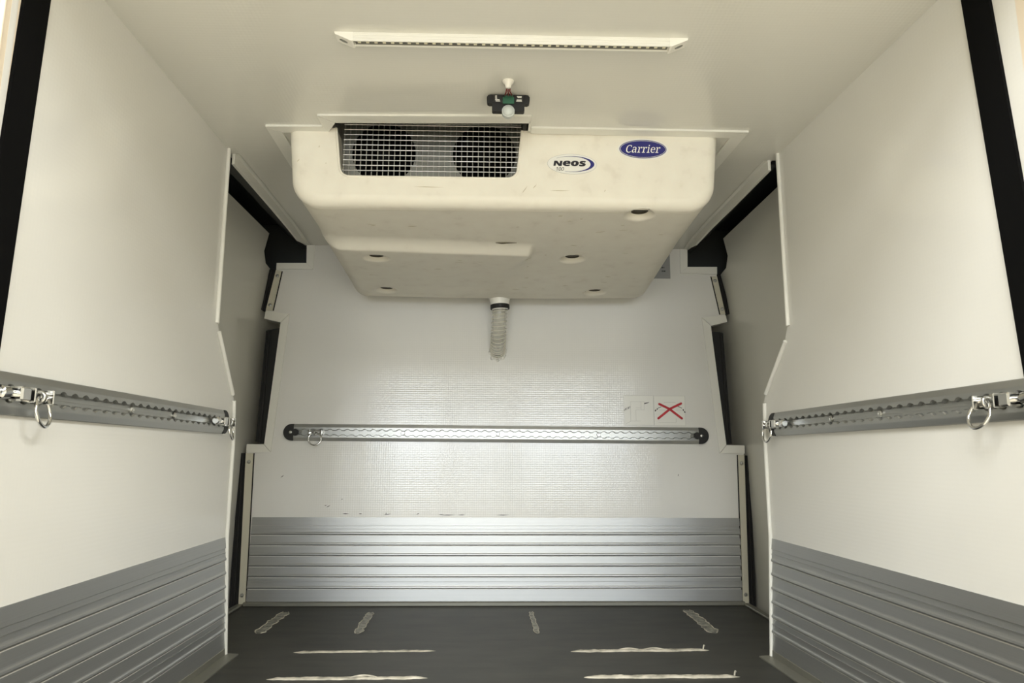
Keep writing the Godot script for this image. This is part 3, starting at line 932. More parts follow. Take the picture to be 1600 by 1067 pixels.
func cooling_unit():
	var t := thing("cooling_unit", "large cream moulded cooling unit with twin-fan grille under the ceiling", "cooling unit", Transform3D())
	var flat := 190
	var rf := 0.021
	var rb := 0.03
	var st := []       # [z, inset]
	for k in 9:
		var a := PI / 2 * k / 8.0
		st.append([ZB + rb - rb * cos(a), rb - rb * sin(a)])
	var zs := ZF - rf
	var n := 165
	for k in range(1, n):
		st.append([lerpf(ZB + rb, zs - 0.004, float(k) / n), 0.0])
	st.append([zs - 0.0035, 0.0])
	st.append([zs - 0.0032, 0.0045])
	st.append([zs - 0.0010, 0.0045])
	st.append([zs - 0.0003, -0.0012])
	for k in 10:
		var a := PI / 2 * k / 9.0
		st.append([zs + rf * sin(a), -0.0012 + rf * (1.0 - cos(a))])
	var s := mb()
	var prev := []
	for i in st.size():
		var row := unit_outline(st[i][0], st[i][1], flat)
		if i > 0:
			s.set_smooth_group(5)
			for k in row.size() - 1:
				var mid: Vector3 = (row[k] + row[k + 1]) * 0.5
				var nn := Vector3(mid.x - UX, mid.y - 1.0, 0)
				if absf(mid.x - UX) < 0.36:
					nn = Vector3(0, -1, 0)
				if st[i][0] > zs + 0.010:
					nn = Vector3(0, 0, 1)
				elif st[i][0] < ZB + rb * 0.3:
					nn = Vector3(0, 0, -1)
				quad(s, prev[k], prev[k + 1], row[k + 1], row[k], nn)
		else:
			var pb := PackedVector2Array()
			for p in row:
				pb.append(Vector2(p.x, p.y))
			var id := Geometry2D.triangulate_polygon(pb)
			s.set_smooth_group(-1)
			for k in range(0, id.size(), 3):
				tri(s, row[id[k]], row[id[k + 1]], row[id[k + 2]], Vector3(0, 0, -1))
		prev = row
	# front face with the grille opening cut in from its top edge
	var notch := [Vector2(0.0445, H + 0.004), Vector2(0.0375, 0.995)]
	for k in 9:
		var a := -PI / 2 * k / 8.0
		notch.append(Vector2(0.0155 + cos(a) * 0.021, 0.989 + sin(a) * 0.021))
	for k in 9:
		var a := -PI / 2 - PI / 2 * k / 8.0
		notch.append(Vector2(-0.2975 + cos(a) * 0.021, 0.989 + sin(a) * 0.021))
	notch.append(Vector2(-0.3195, 0.995))
	notch.append(Vector2(-0.3285, H + 0.004))
	var pf := PackedVector2Array()
	for p in prev:
		pf.append(Vector2(p.x, p.y))
	for p in notch:
		pf.append(p)
	var ids := Geometry2D.triangulate_polygon(pf)
	s.set_smooth_group(6)
	for k in range(0, ids.size(), 3):
		var q := []
		for j in 3:
			q.append(Vector3(pf[ids[k + j]].x, pf[ids[k + j]].y, ZF))
		tri(s, q[0], q[1], q[2], Vector3(0, 0, 1))
	s.set_smooth_group(7)
	for k in notch.size() - 1:
		var a: Vector2 = notch[k]
		var b: Vector2 = notch[k + 1]
		var inw := Vector2(-0.14, 1.04) - (a + b) * 0.5
		quad(s, Vector3(a.x, a.y, ZF), Vector3(b.x, b.y, ZF), Vector3(b.x, b.y, ZF - 0.05), Vector3(a.x, a.y, ZF - 0.05), Vector3(inw.x, inw.y, 0))
	var lip := []
	for p in notch:
		lip.append(Vector3(p.x, p.y, ZF - 0.001))
	tube(s, lip, 0.0028, 8)
	obj("housing", s, M.plastic, t)
	# cup screws as dark discs, the shade of their holes painted in
	for c in CUPS:
		s = mb()
		var y := under_y(c[0], c[1])
		lathe(s, [[0.0168, 0.0], [0.0172, 0.0026], [0.0150, 0.0028], [0.0146, 0.0006], [0.0080, 0.0006], [0.0072, 0.0022], [0.0, 0.0026]], 28, Transform3D(Basis(Vector3.RIGHT, PI), Vector3(c[0], y - 0.0030, c[1])))
		obj("screw", s, M.recess, t, "dark disc painted for the shaded screw hole in moulded cup")
	# rust spot at the step
	s = mb()
	prism(s, [Vector2(-0.012, 0.0), Vector2(0.002, -0.008), Vector2(0.014, -0.004), Vector2(0.036, 0.001), Vector2(0.012, 0.003)], 0.0, 0.0008, func(u, v, w): return Vector3(u + 0.005, under_y(0.005, 0.563) - 0.0010 - w, 0.566 + v))
	obj("rust_spot", s, M.stain, t, "brown rust spot")
	# scuffs on front and underside
	s = mb()
	var r2 := RandomNumberGenerator.new()
	r2.seed = 4
	for k in 34:
		var x := r2.randf_range(-0.33, 0.36)
		var z := r2.randf_range(0.14, 0.73)
		if z > 0.5 and z < 0.6 and x < 0.1:
			continue
		var ln := r2.randf_range(0.002, 0.011)
		var an := r2.randf_range(-0.5, 0.5)
		var d := Vector2.from_angle(an) * ln
		var q := d.orthogonal().normalized() * r2.randf_range(0.0007, 0.0022)
		var c := Vector2(x, z)
		prism(s, [c - d, c - d * 0.3 - q, c + d, c + d * 0.2 + q], 0.0, 0.0003, func(u, v, w): return Vector3(u, under_y(u, v) - 0.0002 - w, v))
	for f in [[-0.36, 1.03, 0.003, 1.5], [-0.345, 0.995, 0.0015, 0.3], [-0.14, 0.948, 0.03, 0.0], [0.05, 0.945, 0.010, 1.0], [0.07, 0.952, 0.006, 0.9], [0.12, 0.944, 0.02, 0.02], [0.21, 0.945, 0.003, 1.2], [-0.40, 1.0, 0.004, 0.9]]:
		var c := Vector2(f[0], f[1])
		var d = Vector2.from_angle(f[3]) * f[2]
		var q = d.orthogonal().normalized() * 0.0009
		prism(s, [c - d, c - d * 0.3 - q, c + d, c + d * 0.2 + q], 0.0, 0.0003, func(u, v, w): return Vector3(u, v, ZF + w))
	obj("scuff_marks", s, M.scuff, t, "faint scuff marks").set_meta("kind", "stuff")
	# metal back plate with two fan holes, seen through the grille
	s = mb()
	var zp := ZF - 0.052
	var fans := [Vector2(-0.240, 1.041), Vector2(-0.032, 1.041)]
	var rr := 0.0655
	for k in 2:
		var c: Vector2 = fans[k]
		var lo := Vector2(-0.338, 0.962) if k == 0 else Vector2(-0.136, 0.962)
		var hi := Vector2(-0.136, 1.15) if k == 0 else Vector2(0.056, 1.15)
		var m := 72
		for j in m:
			var q := []
			for e in [j, j + 1]:
				var dir := Vector2.from_angle(TAU * e / m)
				var tt := INF
				if dir.x > 1e-6: tt = minf(tt, (hi.x - c.x) / dir.x)
				if dir.x < -1e-6: tt = minf(tt, (lo.x - c.x) / dir.x)
				if dir.y > 1e-6: tt = minf(tt, (hi.y - c.y) / dir.y)
				if dir.y < -1e-6: tt = minf(tt, (lo.y - c.y) / dir.y)
				q.append(c + dir * rr)
				q.append(c + dir * tt)
			quad(s, Vector3(q[0].x, q[0].y, zp), Vector3(q[1].x, q[1].y, zp), Vector3(q[3].x, q[3].y, zp), Vector3(q[2].x, q[2].y, zp), Vector3(0, 0, 1))
	box(s, Vector3(-0.338, 0.955, zp), Vector3(-0.331, 1.15, ZF - 0.012))
	box(s, Vector3(0.047, 0.955, zp), Vector3(0.054, 1.15, ZF - 0.012))
	box(s, Vector3(-0.331, 1.118, zp), Vector3(0.047, 1.15, ZF - 0.004))
	obj("back_plate", s, M.zinc, t, "galvanised back plate")
	for c in fans:
		var cc := Vector3(c.x, c.y, zp)
		s = mb()
		# duct: open in front, closed behind
		for j in 48:
			var a := Vector2.from_angle(TAU * j / 48) * rr
			var b := Vector2.from_angle(TAU * (j + 1) / 48) * rr
			quad(s, cc + Vector3(a.x, a.y, 0), cc + Vector3(b.x, b.y, 0), cc + Vector3(b.x, b.y, -0.06), cc + Vector3(a.x, a.y, -0.06), -Vector3(a.x + b.x, a.y + b.y, 0))
			tri(s, cc + Vector3(a.x, a.y, -0.06), cc + Vector3(b.x, b.y, -0.06), cc + Vector3(0, 0, -0.06), Vector3(0, 0, 1))
		var fan := obj("fan", s, M.dark, t, "black axial fan")
		s = mb()
		lathe(s, [[0.022, -0.014], [0.022, 0.010], [0.017, 0.016], [0.0, 0.018]], 24, Transform3D(Basis(Vector3.RIGHT, PI / 2), cc + Vector3(0, 0, -0.03)))
		obj("hub", s, M.dark, fan)
		for j in 7:
			s = mb()
			var a0 := TAU * j / 7.0
			var pr := []
			for e in 5:
				var rad := lerpf(0.021, rr - 0.003, e / 4.0)
				var a1 := a0 + 0.10 * e
				pr.append([cc + Vector3(cos(a1) * rad, sin(a1) * rad, -0.020), cc + Vector3(cos(a1 + 0.55) * rad, sin(a1 + 0.55) * rad, -0.040)])
			for e in 4:
				s.set_smooth_group(1)
				quad(s, pr[e][0], pr[e + 1][0], pr[e + 1][1], pr[e][1], Vector3(0, 0, 1))
				s.set_smooth_group(2)
				var o := Vector3(0, 0, -0.0015)
				quad(s, pr[e][0] + o, pr[e + 1][0] + o, pr[e + 1][1] + o, pr[e][1] + o, Vector3(0, 0, -1))
			obj("blade", s, M.dark, fan)
	# wire grille
	var zg := ZF - 0.010
	s = mb()
	box(s, Vector3(-0.326, 1.086, zg - 0.002), Vector3(0.043, 1.118, zg + 0.001), 0.0005)
	var grille := obj("grille", s, M.zinc, t, "woven wire guard in front of the fans")
	for k in 32:
		var x := -0.3125 + k * 0.01122
		s = mb()
		tube(s, [Vector3(x, 0.958, zg), Vector3(x, 1.09, zg)], 0.00125, 6)
		obj("wire", s, M.steel, grille)
	for k in 12:
		var y := 0.9735 + k * 0.01085 - (0.0 if k else 0.004)
		s = mb()
		tube(s, [Vector3(-0.3135, y, zg + 0.0016), Vector3(0.043, y, zg + 0.0016)], 0.00125, 6)
		obj("wire", s, M.steel, grille)
	badges(t)

func oval(s: SurfaceTool, c: Vector3, rx: float, ry: float, d: float, tilt := 0.0, ring := 0.0):
	var n := 56
	for k in n:
		var p := []
		for e in [k, k + 1]:
			var a = TAU * e / n
			p.append(Vector2(cos(a) * rx, sin(a) * ry).rotated(tilt))
			p.append(Vector2(cos(a) * (rx - ring), sin(a) * (ry - ring)).rotated(tilt) if ring > 0.0 else Vector2.ZERO)
		var v := []
		for q in p:
			v.append(c + Vector3(q.x, q.y, d))
		if ring > 0.0:
			quad(s, v[0], v[2], v[3], v[1], Vector3(0, 0, 1))
		else:
			tri(s, v[0], v[2], v[1], Vector3(0, 0, 1))
		quad(s, v[0], v[2], v[2] - Vector3(0, 0, d), v[0] - Vector3(0, 0, d), Vector3(p[0].x, p[0].y, 0))

func badges(t: Node3D):
	var tilt := 0.0
	# dark blue oval badge
	var c := Vector3(0.2885, 1.034, ZF)
	var s := mb()
	oval(s, c, 0.0515, 0.0225, 0.0005, tilt)
	var b := obj("badge", s, M.film, t, "white-rimmed dark blue oval badge")
	s = mb()
	oval(s, c, 0.0478, 0.0198, 0.0007, tilt)
	obj("blue_field", s, M.navy, b, "dark blue field")
	s = mb()
	oval(s, c, 0.0462, 0.0182, 0.0009, tilt, 0.0007)
	obj("rim_line", s, M.film, b, "white rim line")
	var o := put("lettering", text_mesh("Carrier", "Droid Serif", 400, 0.0158, 0.93, 0.22), M.white, b, "white italic lettering")
	o.position = c + Vector3(0.0, 0.0, 0.0010)
	# white oval badge with a crescent
	c = Vector3(0.1448, 1.0, ZF)
	s = mb()
	oval(s, c, 0.0495, 0.0212, 0.0005, -0.02)
	b = obj("badge", s, M.film, t, "white oval badge with black lettering and dark crescent")
	s = mb()
	oval(s, c, 0.0496, 0.0213, 0.0006, -0.02, 0.0005)
	obj("rim_line", s, M.line, b, "grey rim line")
	o = put("lettering", text_mesh("N", "Droid Sans", 700, 0.0102, 1.75, 0.18), M.ink, b, "black extended capital N")
	o.position = c + Vector3(-0.0285, 0.0010, 0.0008)
	o = put("lettering", text_mesh("eos", "Droid Sans", 700, 0.0134, 1.5, 0.16), M.ink, b, "black extended lettering")
	o.position = c + Vector3(0.0045, 0.0026, 0.0008)
	o = put("numerals", text_mesh("100", "Droid Sans", 400, 0.0074, 1.0, 0.22), M.ink, b, "small black italic numerals")
	o.position = c + Vector3(-0.0245, -0.0108, 0.0008)
	s = mb()
	var n := 40
	var prev := []
	for k in n + 1:
		var a := lerpf(2.35, -1.9, float(k) / n)
		var w := 0.0075 * pow(maxf(0.0, cos((a - 0.05) * 0.5)), 3.0) + 0.0002
		var p0 := c + Vector3(cos(a) * 0.0448, sin(a) * 0.0168, 0.0008)
		var p1 := c + Vector3(cos(a) * (0.0448 - w), sin(a) * (0.0168 - w * 0.28), 0.0008)
		if k > 0:
			quad(s, prev[0], p0, p1, prev[1], Vector3(0, 0, 1))
		prev = [p0, p1]
	obj("crescent", s, M.navy, b, "dark blue crescent")


func ceiling_trims():
	var y0 := H - 0.004
	var list := [
		[[Vector2(-0.463, 0.792), Vector2(-0.437, 0.766), Vector2(-0.449, 0.30), Vector2(-0.477, 0.30)], "left white ceiling trim running back beside the cooling unit"],
		[[Vector2(-0.463, 0.793), Vector2(-0.350, 0.796), Vector2(-0.345, 0.769), Vector2(-0.437, 0.767)], "short white ceiling trim left of the grille recess"],
		[[Vector2(-0.350, 0.797), Vector2(-0.350, 0.838), Vector2(-0.322, 0.811), Vector2(-0.345, 0.771)], "tiny white ceiling trim joining the recess at its left corner"],
		[[Vector2(-0.349, 0.840), Vector2(0.060, 0.850), Vector2(0.058, 0.822), Vector2(-0.3205, 0.8125)], "white ceiling trim in front of the fan grille"],
		[[Vector2(0.0605, 0.849), Vector2(0.0605, 0.790), Vector2(0.056, 0.790), Vector2(0.056, 0.821)], "tiny white ceiling trim at the right corner of the grille recess"],
		[[Vector2(0.062, 0.803), Vector2(0.497, 0.799), Vector2(0.468, 0.773), Vector2(0.062, 0.779)], "long white ceiling trim above the two oval badges"],
		[[Vector2(0.497, 0.798), Vector2(0.468, 0.772), Vector2(0.459, 0.30), Vector2(0.477, 0.30)], "right white ceiling trim running back beside the cooling unit"],
	]
	for a in list:
		var s := mb()
		prism(s, a[0], y0, H, in_xz)
		struct("trim_ceiling", s, M.trim, a[1], "ceiling trim")


func drain_hose():
	var t := thing("drain_hose", "clear ribbed drain hose hanging from the cooling unit to the bulkhead", "drain hose", Transform3D())
	var x := 0.0065
	var top := Vector3(x, 0.874, 0.081)
	var s := mb()
	lathe(s, [[0.030, 0.022], [0.0315, 0.010], [0.0275, -0.006], [0.0255, -0.014], [0.0235, -0.026]], 32, Transform3D(Basis(Vector3(0, 0, 1), 0.04), top), true)
	obj("spout", s, M.white, t, "white flared spout")
	s = mb()
	lathe(s, [[0.0262, -0.024], [0.0282, -0.023], [0.0282, -0.011], [0.0262, -0.010]], 32, Transform3D(Basis(Vector3(0, 0, 1), 0.04), top))
	box(s, top + Vector3(-0.005, -0.0225, 0.024), top + Vector3(0.006, -0.0115, 0.0312), 0.001)
	obj("clamp", s, M.black, t, "black clamp band")
	var cv := Curve3D.new()
	cv.add_point(Vector3(x, 0.862, 0.081), Vector3.ZERO, Vector3(-0.001, -0.04, 0))
	cv.add_point(Vector3(x - 0.003, 0.775, 0.060), Vector3(0, 0.03, 0.004), Vector3(0, -0.025, -0.012))
	cv.add_point(Vector3(x - 0.005, 0.733, -0.004), Vector3(0, 0.005, 0.03), Vector3.ZERO)
	var ln := cv.get_baked_length()
	var pts := []
	for k in 40:
		pts.append(cv.sample_baked(ln * k / 39.0, true))
	s = mb()
	tube(s, pts, 0.0212, 24)
	obj("hose_wall", s, M.hose, t, "clear plastic hose wall")
	s = mb()
	var hel := []
	var turns := 17.0
	for k in 17 * 24:
		var f := k / (17.0 * 24.0)
		var p := cv.sample_baked(ln * f, true)
		var q := cv.sample_baked(minf(ln, ln * f + 0.002), true)
		var q0 := cv.sample_baked(maxf(0, ln * f - 0.002), true)
		var tg := (q - q0).normalized()
		var a := Vector3.RIGHT
		var b := tg.cross(a).normalized()
		var an := TAU * turns * f
		hel.append(p + (a * cos(an) + b * sin(an)) * 0.0222)
	tube(s, hel, 0.0013, 6)
	obj("spiral_rib", s, M.hose_rib, t, "pale spiral rib")
	s = mb()
	tube(s, [Vector3(x, 0.862, 0.081), Vector3(x - 0.001, 0.82, 0.080), Vector3(x - 0.003, 0.79, 0.072)], 0.0025, 8)
	obj("inner_stain", s, M.stain, t, "brown streak inside the hose")
	s = mb()
	for k in 16:
		var a := TAU * k / 16.0
		var r := 0.021 + 0.003 * sin(k * 2.7)
		lathe(s, [[0.0065 + 0.002 * sin(k * 1.9), 0.0], [0.0045, 0.0035], [0.0, 0.005]], 8, Transform3D(Basis(Vector3.RIGHT, PI / 2), Vector3(x - 0.005 + cos(a) * r, 0.733 + sin(a) * r, -0.0005)), true)
	obj("sealant", s, M.silicone, t, "lumpy glossy sealant ring")


func light_bar():
	var t := thing("light_bar", "unlit white aluminium strip light with a row of diodes on the ceiling", "strip light", Transform3D())
	var zr := 1.1015
	var tilt := func(x: float) -> float: return -0.002 + 0.001 * x
	var s := mb()
	var prof := [Vector2(zr, H), Vector2(zr, 1.0625), Vector2(zr - 0.0005, 1.0620), Vector2(zr - 0.0005, 1.0612), Vector2(zr, 1.0607), Vector2(zr, 1.0580), Vector2(zr - 0.0005, 1.0575), Vector2(zr - 0.0005, 1.0567), Vector2(zr, 1.0562), Vector2(zr, 1.0535), Vector2(zr - 0.0012, 1.0522), Vector2(zr - 0.0028, 1.0522), Vector2(zr - 0.0028, 1.0560), Vector2(zr - 0.0148, 1.0560), Vector2(zr - 0.0148, 1.0522), Vector2(zr - 0.0160, 1.0522), Vector2(zr - 0.0168, 1.0530), Vector2(zr - 0.0168, H)]
	prism(s, prof, -0.229, 0.262, in_zy)
	obj("housing", s, M.trim, t)
	s = mb()
	box(s, Vector3(-0.227, 1.0549, zr - 0.0146), Vector3(0.260, 1.0561, zr - 0.0030))
	var board := obj("diode_board", s, mat(sc(104, 104, 96), 0.5), t, "grey diode board")
	var n := 38
	for k in n:
		var x := -0.2205 + k * 0.01283
		s = mb()
		box(s, Vector3(x - 0.0025, 1.0534, zr - 0.0098), Vector3(x + 0.0025, 1.0550, zr - 0.0062), 0.0004)
		obj("diode", s, M.led, board, "pale yellow diode" if k == 0 else "")
		if k % 3 == 0:
			s = mb()
			box(s, Vector3(x - 0.0085, 1.0540, zr - 0.0078), Vector3(x - 0.0042, 1.0550, zr - 0.0050), 0.0003)
			obj("resistor", s, M.black, board)
	for g in [-1.0, 1.0]:
		s = mb()
		var x0 := -0.229 if g < 0 else 0.262
		var x1 = x0 + g * 0.028
		var map := func(u, v, w): return Vector3(u, v, w)
		prism(s, [Vector2(x0, H), Vector2(x0, 1.0515), Vector2(x0 + g * 0.003, 1.0515), Vector2(x1, 1.0625), Vector2(x1 + g * 0.001, H)], zr - 0.0195, zr + 0.0005, map)
		var cap := obj("end_cap", s, M.white, t, "pointed white end cap")
		s = mb()
		var d := Vector3(g * 0.025, 0.011, 0).normalized()
		var nrm := Vector3(g * 0.011, -0.025, 0).normalized()
		var c := Vector3(x0 + g * 0.016, 1.0571, zr - 0.0095) + nrm * 0.0003
		for k in 24:
			var a := TAU * k / 24
			var b := TAU * (k + 1) / 24
			tri(s, c + nrm * 0.0003, c + d * cos(a) * 0.007 + Vector3(0, 0, sin(a) * 0.003) + nrm * 0.0003, c + d * cos(b) * 0.007 + Vector3(0, 0, sin(b) * 0.003) + nrm * 0.0003, nrm)
			quad(s, c + d * cos(a) * 0.007 + Vector3(0, 0, sin(a) * 0.003), c + d * cos(b) * 0.007 + Vector3(0, 0, sin(b) * 0.003), c + d * cos(b) * 0.007 + Vector3(0, 0, sin(b) * 0.003) + nrm * 0.0003, c + d * cos(a) * 0.007 + Vector3(0, 0, sin(a) * 0.003) + nrm * 0.0003, d * cos(a) + Vector3(0, 0, sin(a)))
		obj("screw_slot", s, M.zinc, cap, "grey screw slot")


func motion_sensor():
	var t := thing("motion_sensor", "loose black motion sensor with round lens dangling from the ceiling by wires", "sensor", Transform3D(Basis(), Vector3(0.0137, 0, 0.925)))
	var s := mb()
	# plate: wide top with two ears, narrower foot
	var poly := [Vector2(-0.0385, 1.0515), Vector2(-0.0375, 1.0465), Vector2(-0.034, 1.0445), Vector2(-0.029, 1.0445), Vector2(-0.029, 1.0320), Vector2(-0.027, 1.0300), Vector2(0.027, 1.0300), Vector2(0.029, 1.0320), Vector2(0.029, 1.0445), Vector2(0.034, 1.0445), Vector2(0.0375, 1.0465), Vector2(0.0385, 1.0515), Vector2(0.0385, 1.0575), Vector2(0.036, 1.0612), Vector2(0.032, 1.0622), Vector2(-0.032, 1.0622), Vector2(-0.036, 1.0612), Vector2(-0.0385, 1.0575)]
	prism(s, poly, -0.006, 0.004, in_xy)
	box(s, Vector3(-0.028, 1.046, 0.004), Vector3(0.028, 1.0600, 0.0055), 0.0006)
	obj("bracket", s, M.black, t)
	s = mb()
	box(s, Vector3(-0.0100, 1.0435, 0.0055), Vector3(0.0105, 1.0555, 0.0075), 0.0004)
	box(s, Vector3(-0.0075, 1.0555, 0.0055), Vector3(0.0085, 1.0595, 0.0110), 0.0008)
	var pcb := obj("circuit_board", s, M.pcb, t, "green circuit board")
	s = mb()
	for k in 4:
		box(s, Vector3(-0.0066 + k * 0.0038, 1.0556, 0.0105), Vector3(-0.0046 + k * 0.0038, 1.0592, 0.0135), 0.0003)
	obj("connector", s, M.ink, pcb, "black connector")
	s = mb()
	var prof := []
	for k in 9:
		var a := PI / 2 * k / 8.0
		prof.append([0.0104 * cos(a), 0.008 * sin(a)])
	lathe(s, prof, 28, Transform3D(Basis(Vector3.RIGHT, PI / 2), Vector3(0, 1.0305, 0.004)), true)
	lathe(s, [[0.0114, -0.008], [0.0114, 0.0012], [0.0100, 0.0018]], 28, Transform3D(Basis(Vector3.RIGHT, PI / 2), Vector3(0, 1.0305, 0.004)))
	obj("lens", s, M.lens, t, "milky round lens")
	s = mb()
	# small white print left and right of the board (too small to read)
	for q in [[-0.0235, 1.0580, 0.0030], [-0.0235, 1.0558, 0.0030], [-0.0235, 1.0536, 0.0034], [-0.0235, 1.0506, 0.0080], [-0.0225, 1.0482, 0.0080], [0.0155, 1.0575, 0.0085], [0.0165, 1.0554, 0.0072], [0.0150, 1.0508, 0.0088], [0.0142, 1.0486, 0.0100]]:
		box(s, Vector3(q[0], q[1], 0.0055), Vector3(q[0] + q[2], q[1] + 0.0013, 0.0057))
	obj("print", s, M.white, t, "tiny white print")
	s = mb()
	for k in 3:
		var x := -0.0035 + 0.0035 * k
		tube(s, [Vector3(x * 0.7, 1.0600, 0.040), Vector3(x * 0.9 - 0.001, 1.0520, 0.034), Vector3(x * 1.4, 1.0520, 0.024), Vector3(x * 1.8, 1.0560, 0.014), Vector3(x * 1.8, 1.0572, 0.0115)], 0.0011, 6)
	obj("wire", s, M.wire_red, t, "dark red wires")
	s = mb()
	lathe(s, [[0.0105, 0.0], [0.0095, -0.0025], [0.0060, -0.0050], [0.0046, -0.0120], [0.0, -0.0122]], 20, Transform3D(Basis(), Vector3(-0.001, H, 0.042)), true)
	obj("grommet", s, M.white, t, "white cable grommet")


func stickers():
	# pictogram stickers above the right end of the bulkhead rail
	var t := thing("pictogram_sticker", "faint square pictogram sticker of a doorway with a barrier arm", "sticker", Transform3D(Basis(), Vector3(0.3835, 0.516, 0.0)))
	var s := mb()
	box(s, Vector3(0.0, 0.0, 0.0), Vector3(0.090, 0.089, 0.0004))
	obj("film", s, M.film, t)
	s = mb()
	var line := func(st, a: Vector2, b: Vector2, w: float, z: float):
		var d := (b - a).normalized().orthogonal() * w * 0.5
		prism(st, [a - d, b - d, b + d, a + d], 0.0004, z, in_xy)
	for q in [[0, 0, 0.09, 0], [0.09, 0, 0.09, 0.089], [0.09, 0.089, 0, 0.089], [0, 0.089, 0, 0], [0.020, 0.012, 0.020, 0.070], [0.020, 0.070, 0.062, 0.070], [0.062, 0.070, 0.062, 0.046], [0.036, 0.012, 0.036, 0.046], [0.036, 0.046, 0.062, 0.046], [0.036, 0.052, 0.052, 0.052], [0.052, 0.070, 0.052, 0.046], [0.002, 0.002, 0.020, 0.012], [0.020, 0.012, 0.050, 0.012]]:
		line.call(s, Vector2(q[0], q[1]), Vector2(q[2], q[3]), 0.0006, 0.0006)
	obj("outline", s, M.line, t, "thin grey outline drawing")
	s = mb()
	for k in 5:
		var x := 0.001 + k * 0.0042
		line.call(s, Vector2(x, 0.042 + k * 0.0021), Vector2(x, 0.0485 + k * 0.0021), 0.0022 if k in [1, 3] else 0.0013, 0.0007)
	prism(s, [Vector2(0.062, 0.0625), Vector2(0.062, 0.0665), Vector2(0.0768, 0.0690), Vector2(0.0768, 0.0680)], 0.0004, 0.0007, in_xy)
	obj("barrier", s, M.ink, t, "black striped barrier drawing")
	t = thing("pictogram_sticker", "square pictogram sticker crossed out with a bold red X", "sticker", Transform3D(Basis(), Vector3(0.4745, 0.515, 0.0)))
	s = mb()
	box(s, Vector3(0.0, 0.0, 0.0), Vector3(0.0945, 0.089, 0.0004))
	obj("film", s, M.film, t)
	s = mb()
	for q in [[0, 0, 0.0945, 0], [0.0945, 0, 0.0945, 0.089], [0.0945, 0.089, 0, 0.089], [0, 0.089, 0, 0], [0.012, 0.010, 0.066, 0.010], [0.066, 0.010, 0.066, 0.022], [0.016, 0.046, 0.034, 0.046], [0.066, 0.046, 0.084, 0.046], [0.03, 0.070, 0.066, 0.070]]:
		line.call(s, Vector2(q[0], q[1]), Vector2(q[2], q[3]), 0.0006, 0.0006)
	obj("outline", s, M.line, t, "thin grey outline drawing")
	s = mb()
	line.call(s, Vector2(0.003, 0.0425), Vector2(0.006, 0.0475), 0.0032, 0.0007)
	line.call(s, Vector2(0.0095, 0.0475), Vector2(0.0105, 0.0515), 0.0032, 0.0007)
	line.call(s, Vector2(0.012, 0.0525), Vector2(0.022, 0.056), 0.0016, 0.0007)
	line.call(s, Vector2(0.072, 0.058), Vector2(0.085, 0.0525), 0.0016, 0.0007)
	line.call(s, Vector2(0.088, 0.0495), Vector2(0.0895, 0.0445), 0.0030, 0.0007)
	line.call(s, Vector2(0.092, 0.0435), Vector2(0.0938, 0.0385), 0.0030, 0.0007)
	obj("barrier", s, M.ink, t, "black striped barrier drawing")
	s = mb()
	for q in [[Vector2(0.0165, 0.0645), Vector2(0.0465, 0.050)], [Vector2(0.0465, 0.050), Vector2(0.0835, 0.0215)], [Vector2(0.0125, 0.0215), Vector2(0.050, 0.051)], [Vector2(0.050, 0.051), Vector2(0.0825, 0.0665)]]:
		var z := 0.0011 if q[0].x < 0.03 and q[0].y > 0.06 or q[0].x == 0.0465 else 0.0009
		line.call(s, q[0], q[1], 0.0068, z)
		for e in q:
			var disc := []
			for k in 20:
				disc.append(e + Vector2.from_angle(TAU * k / 20) * 0.0034)
			prism(s, disc, 0.0004, z, in_xy)
	obj("cross", s, M.red, t, "bold red cross")
	# metal data plate half hidden behind the cooling unit
	t = thing("data_plate", "grey metal data plate on the bulkhead half hidden behind the cooling unit", "data plate", Transform3D(Basis(), Vector3(0.452, 0.970, 0.0)))
	s = mb()
	box(s, Vector3(0, 0, 0), Vector3(0.0865, 0.086, 0.0008), 0.0003)
	obj("plate", s, M.plate, t)
	s = mb()
	for q in [[0.030, 0.0105, 0.003], [0.0365, 0.0095, 0.0012], [0.035, 0.0215, 0.006], [0.0585, 0.0215, 0.0012], [0.0615, 0.0215, 0.004], [0.067, 0.0215, 0.004], [0.048, 0.033, 0.003], [0.0575, 0.033, 0.002], [0.061, 0.033, 0.003], [0.066, 0.033, 0.002], [0.052, 0.044, 0.003], [0.0575, 0.052, 0.0075], [0.065, 0.062, 0.003]]:
		box(s, Vector3(q[0], q[1], 0.0008), Vector3(q[0] + q[2], q[1] + (0.0045 if q[2] < 0.0055 else 0.0014), 0.0010))
	obj("print", s, M.ink, t, "small dark print")


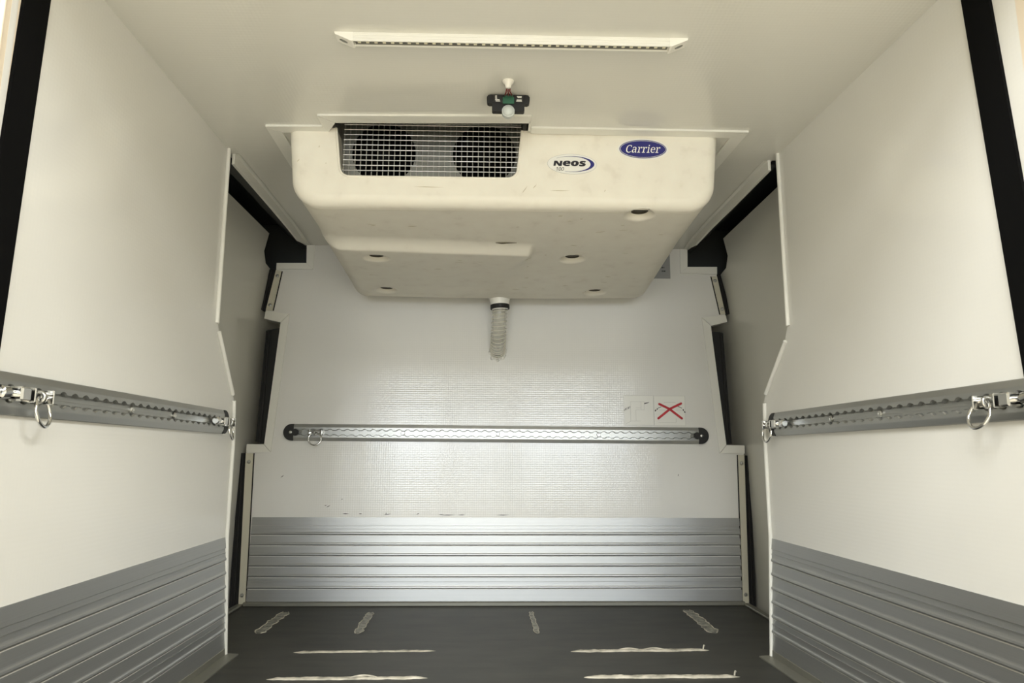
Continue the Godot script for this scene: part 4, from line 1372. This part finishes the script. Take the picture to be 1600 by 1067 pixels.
# ======================================================= adhesive left on the floor where fittings were removed
func residue():
	var list := [
		[Vector2(-0.571, 0.316), Vector2(-0.573, 0.078), 0.015, "smear", "wide glassy adhesive smear nearest the left sliding door", 0.0016],
		[Vector2(-0.333, 0.318), Vector2(-0.339, 0.084), 0.011, "smear", "narrow grey adhesive smear left of the floor's middle", 0.0012],
		[Vector2(0.101, 0.322), Vector2(0.097, 0.082), 0.0065, "smear", "thinnest adhesive smear right of the floor's middle", 0.0022],
		[Vector2(0.533, 0.324), Vector2(0.534, 0.062), 0.017, "smear", "wide grey adhesive smear nearest the right sliding door", 0.0018],
		[Vector2(-0.440, 0.476), Vector2(-0.131, 0.468), 0.0070, "resin", "pale adhesive line on the left, farther of the two crosswise lines", 0.0028],
		[Vector2(0.164, 0.477), Vector2(0.473, 0.470), 0.0085, "resin", "ragged cream adhesive line on the right, farther of the two crosswise lines", 0.0045],
		[Vector2(-0.439, 0.660), Vector2(-0.131, 0.656), 0.0080, "resin", "pale adhesive line on the left, nearer of the two crosswise lines", 0.0036],
		[Vector2(0.170, 0.657), Vector2(0.475, 0.658), 0.0080, "resin", "cream adhesive line with curled end on the right, nearer crosswise line", 0.0048],
	]
	for i in list.size():
		var L: Array = list[i]
		var a: Vector2 = L[0]
		var b: Vector2 = L[1]
		var fn := FastNoiseLite.new()
		fn.seed = 40 + i
		fn.frequency = 1.0
		var d := (b - a).normalized()
		var q := d.orthogonal()
		var ln := a.distance_to(b)
		var n := 90
		var m := 10
		var rows := []
		for k in n + 1:
			var f := float(k) / n
			var ends := clampf(minf(f, 1.0 - f) * 14.0, 0.0, 1.0)
			var wv := sqrt(ends) * (0.82 + 0.55 * fn.get_noise_2d(f * 6.0, 1.0) + (0.14 if L[3] == "resin" else 0.03) * fn.get_noise_2d(f * 26.0, 4.0))
			var wv2 := sqrt(ends) * (0.82 + 0.55 * fn.get_noise_2d(f * 6.0, 21.0) + (0.14 if L[3] == "resin" else 0.03) * fn.get_noise_2d(f * 26.0, 24.0))
			var row := []
			for j in m + 1:
				var g := 2.0 * j / m - 1.0
				var p = a + d * ln * f + q * L[2] * g * (maxf(wv, 0.05) if g > 0 else maxf(wv2, 0.05))
				var hgt: float = L[5] * (1.0 - pow(absf(g), 4.0)) * (0.6 + 0.45 * fn.get_noise_2d(f * 12.0, g * 1.5 + 9.0) + 0.4 * absf(g)) * ends
				row.append(Vector3(p.x, maxf(hgt, 0.0) + 0.0001, p.y))
			rows.append(row)
		var s := mb()
		s.set_smooth_group(1)
		for k in n:
			for j in m:
				quad(s, rows[k][j], rows[k + 1][j], rows[k + 1][j + 1], rows[k][j + 1], Vector3.UP)
		if L[3] == "resin":
			# curled-up shavings along the ragged edge
			for c in ([0.42, 0.60, 0.965] if i == 5 else [0.975] if i == 7 else [0.60] if i == 6 else []):
				var p = a + d * ln * c
				var cur := []
				for k in 9:
					var f := k / 8.0
					cur.append(Vector3(p.x + (f - 0.5) * (0.055 if c < 0.9 else 0.004), 0.0015 + (0.0075 * sin(f * PI * 0.7) if c > 0.9 else 0.0030 * sin(f * PI)), p.y - (0.004 + 0.004 * f if c > 0.9 else 0.006 * sin(f * PI))))
				tube(s, cur, 0.0017, 6)
		if L[3] == "resin":
			tag(obj("adhesive_residue", s, M.resin), L[4], "adhesive residue", "adhesive left on the van floor")
			continue
		var t := thing("adhesive_residue", L[4], "adhesive residue", Transform3D(), "adhesive left on the van floor")
		obj("smear", s, M.smear, t)
		# paler raised bead along both edges
		s = mb()
		for j in [0, m]:
			var bead := []
			for k in range(2, n - 1, 2):
				var p: Vector3 = rows[k][j]
				bead.append(p + Vector3(0, 0.0006 + 0.0010 * absf(fn.get_noise_2d(k * 0.31, j * 7.0)), 0))
			tube(s, bead, 0.0013, 6)
		obj("bead", s, M.resin, t, "pale raised edge")
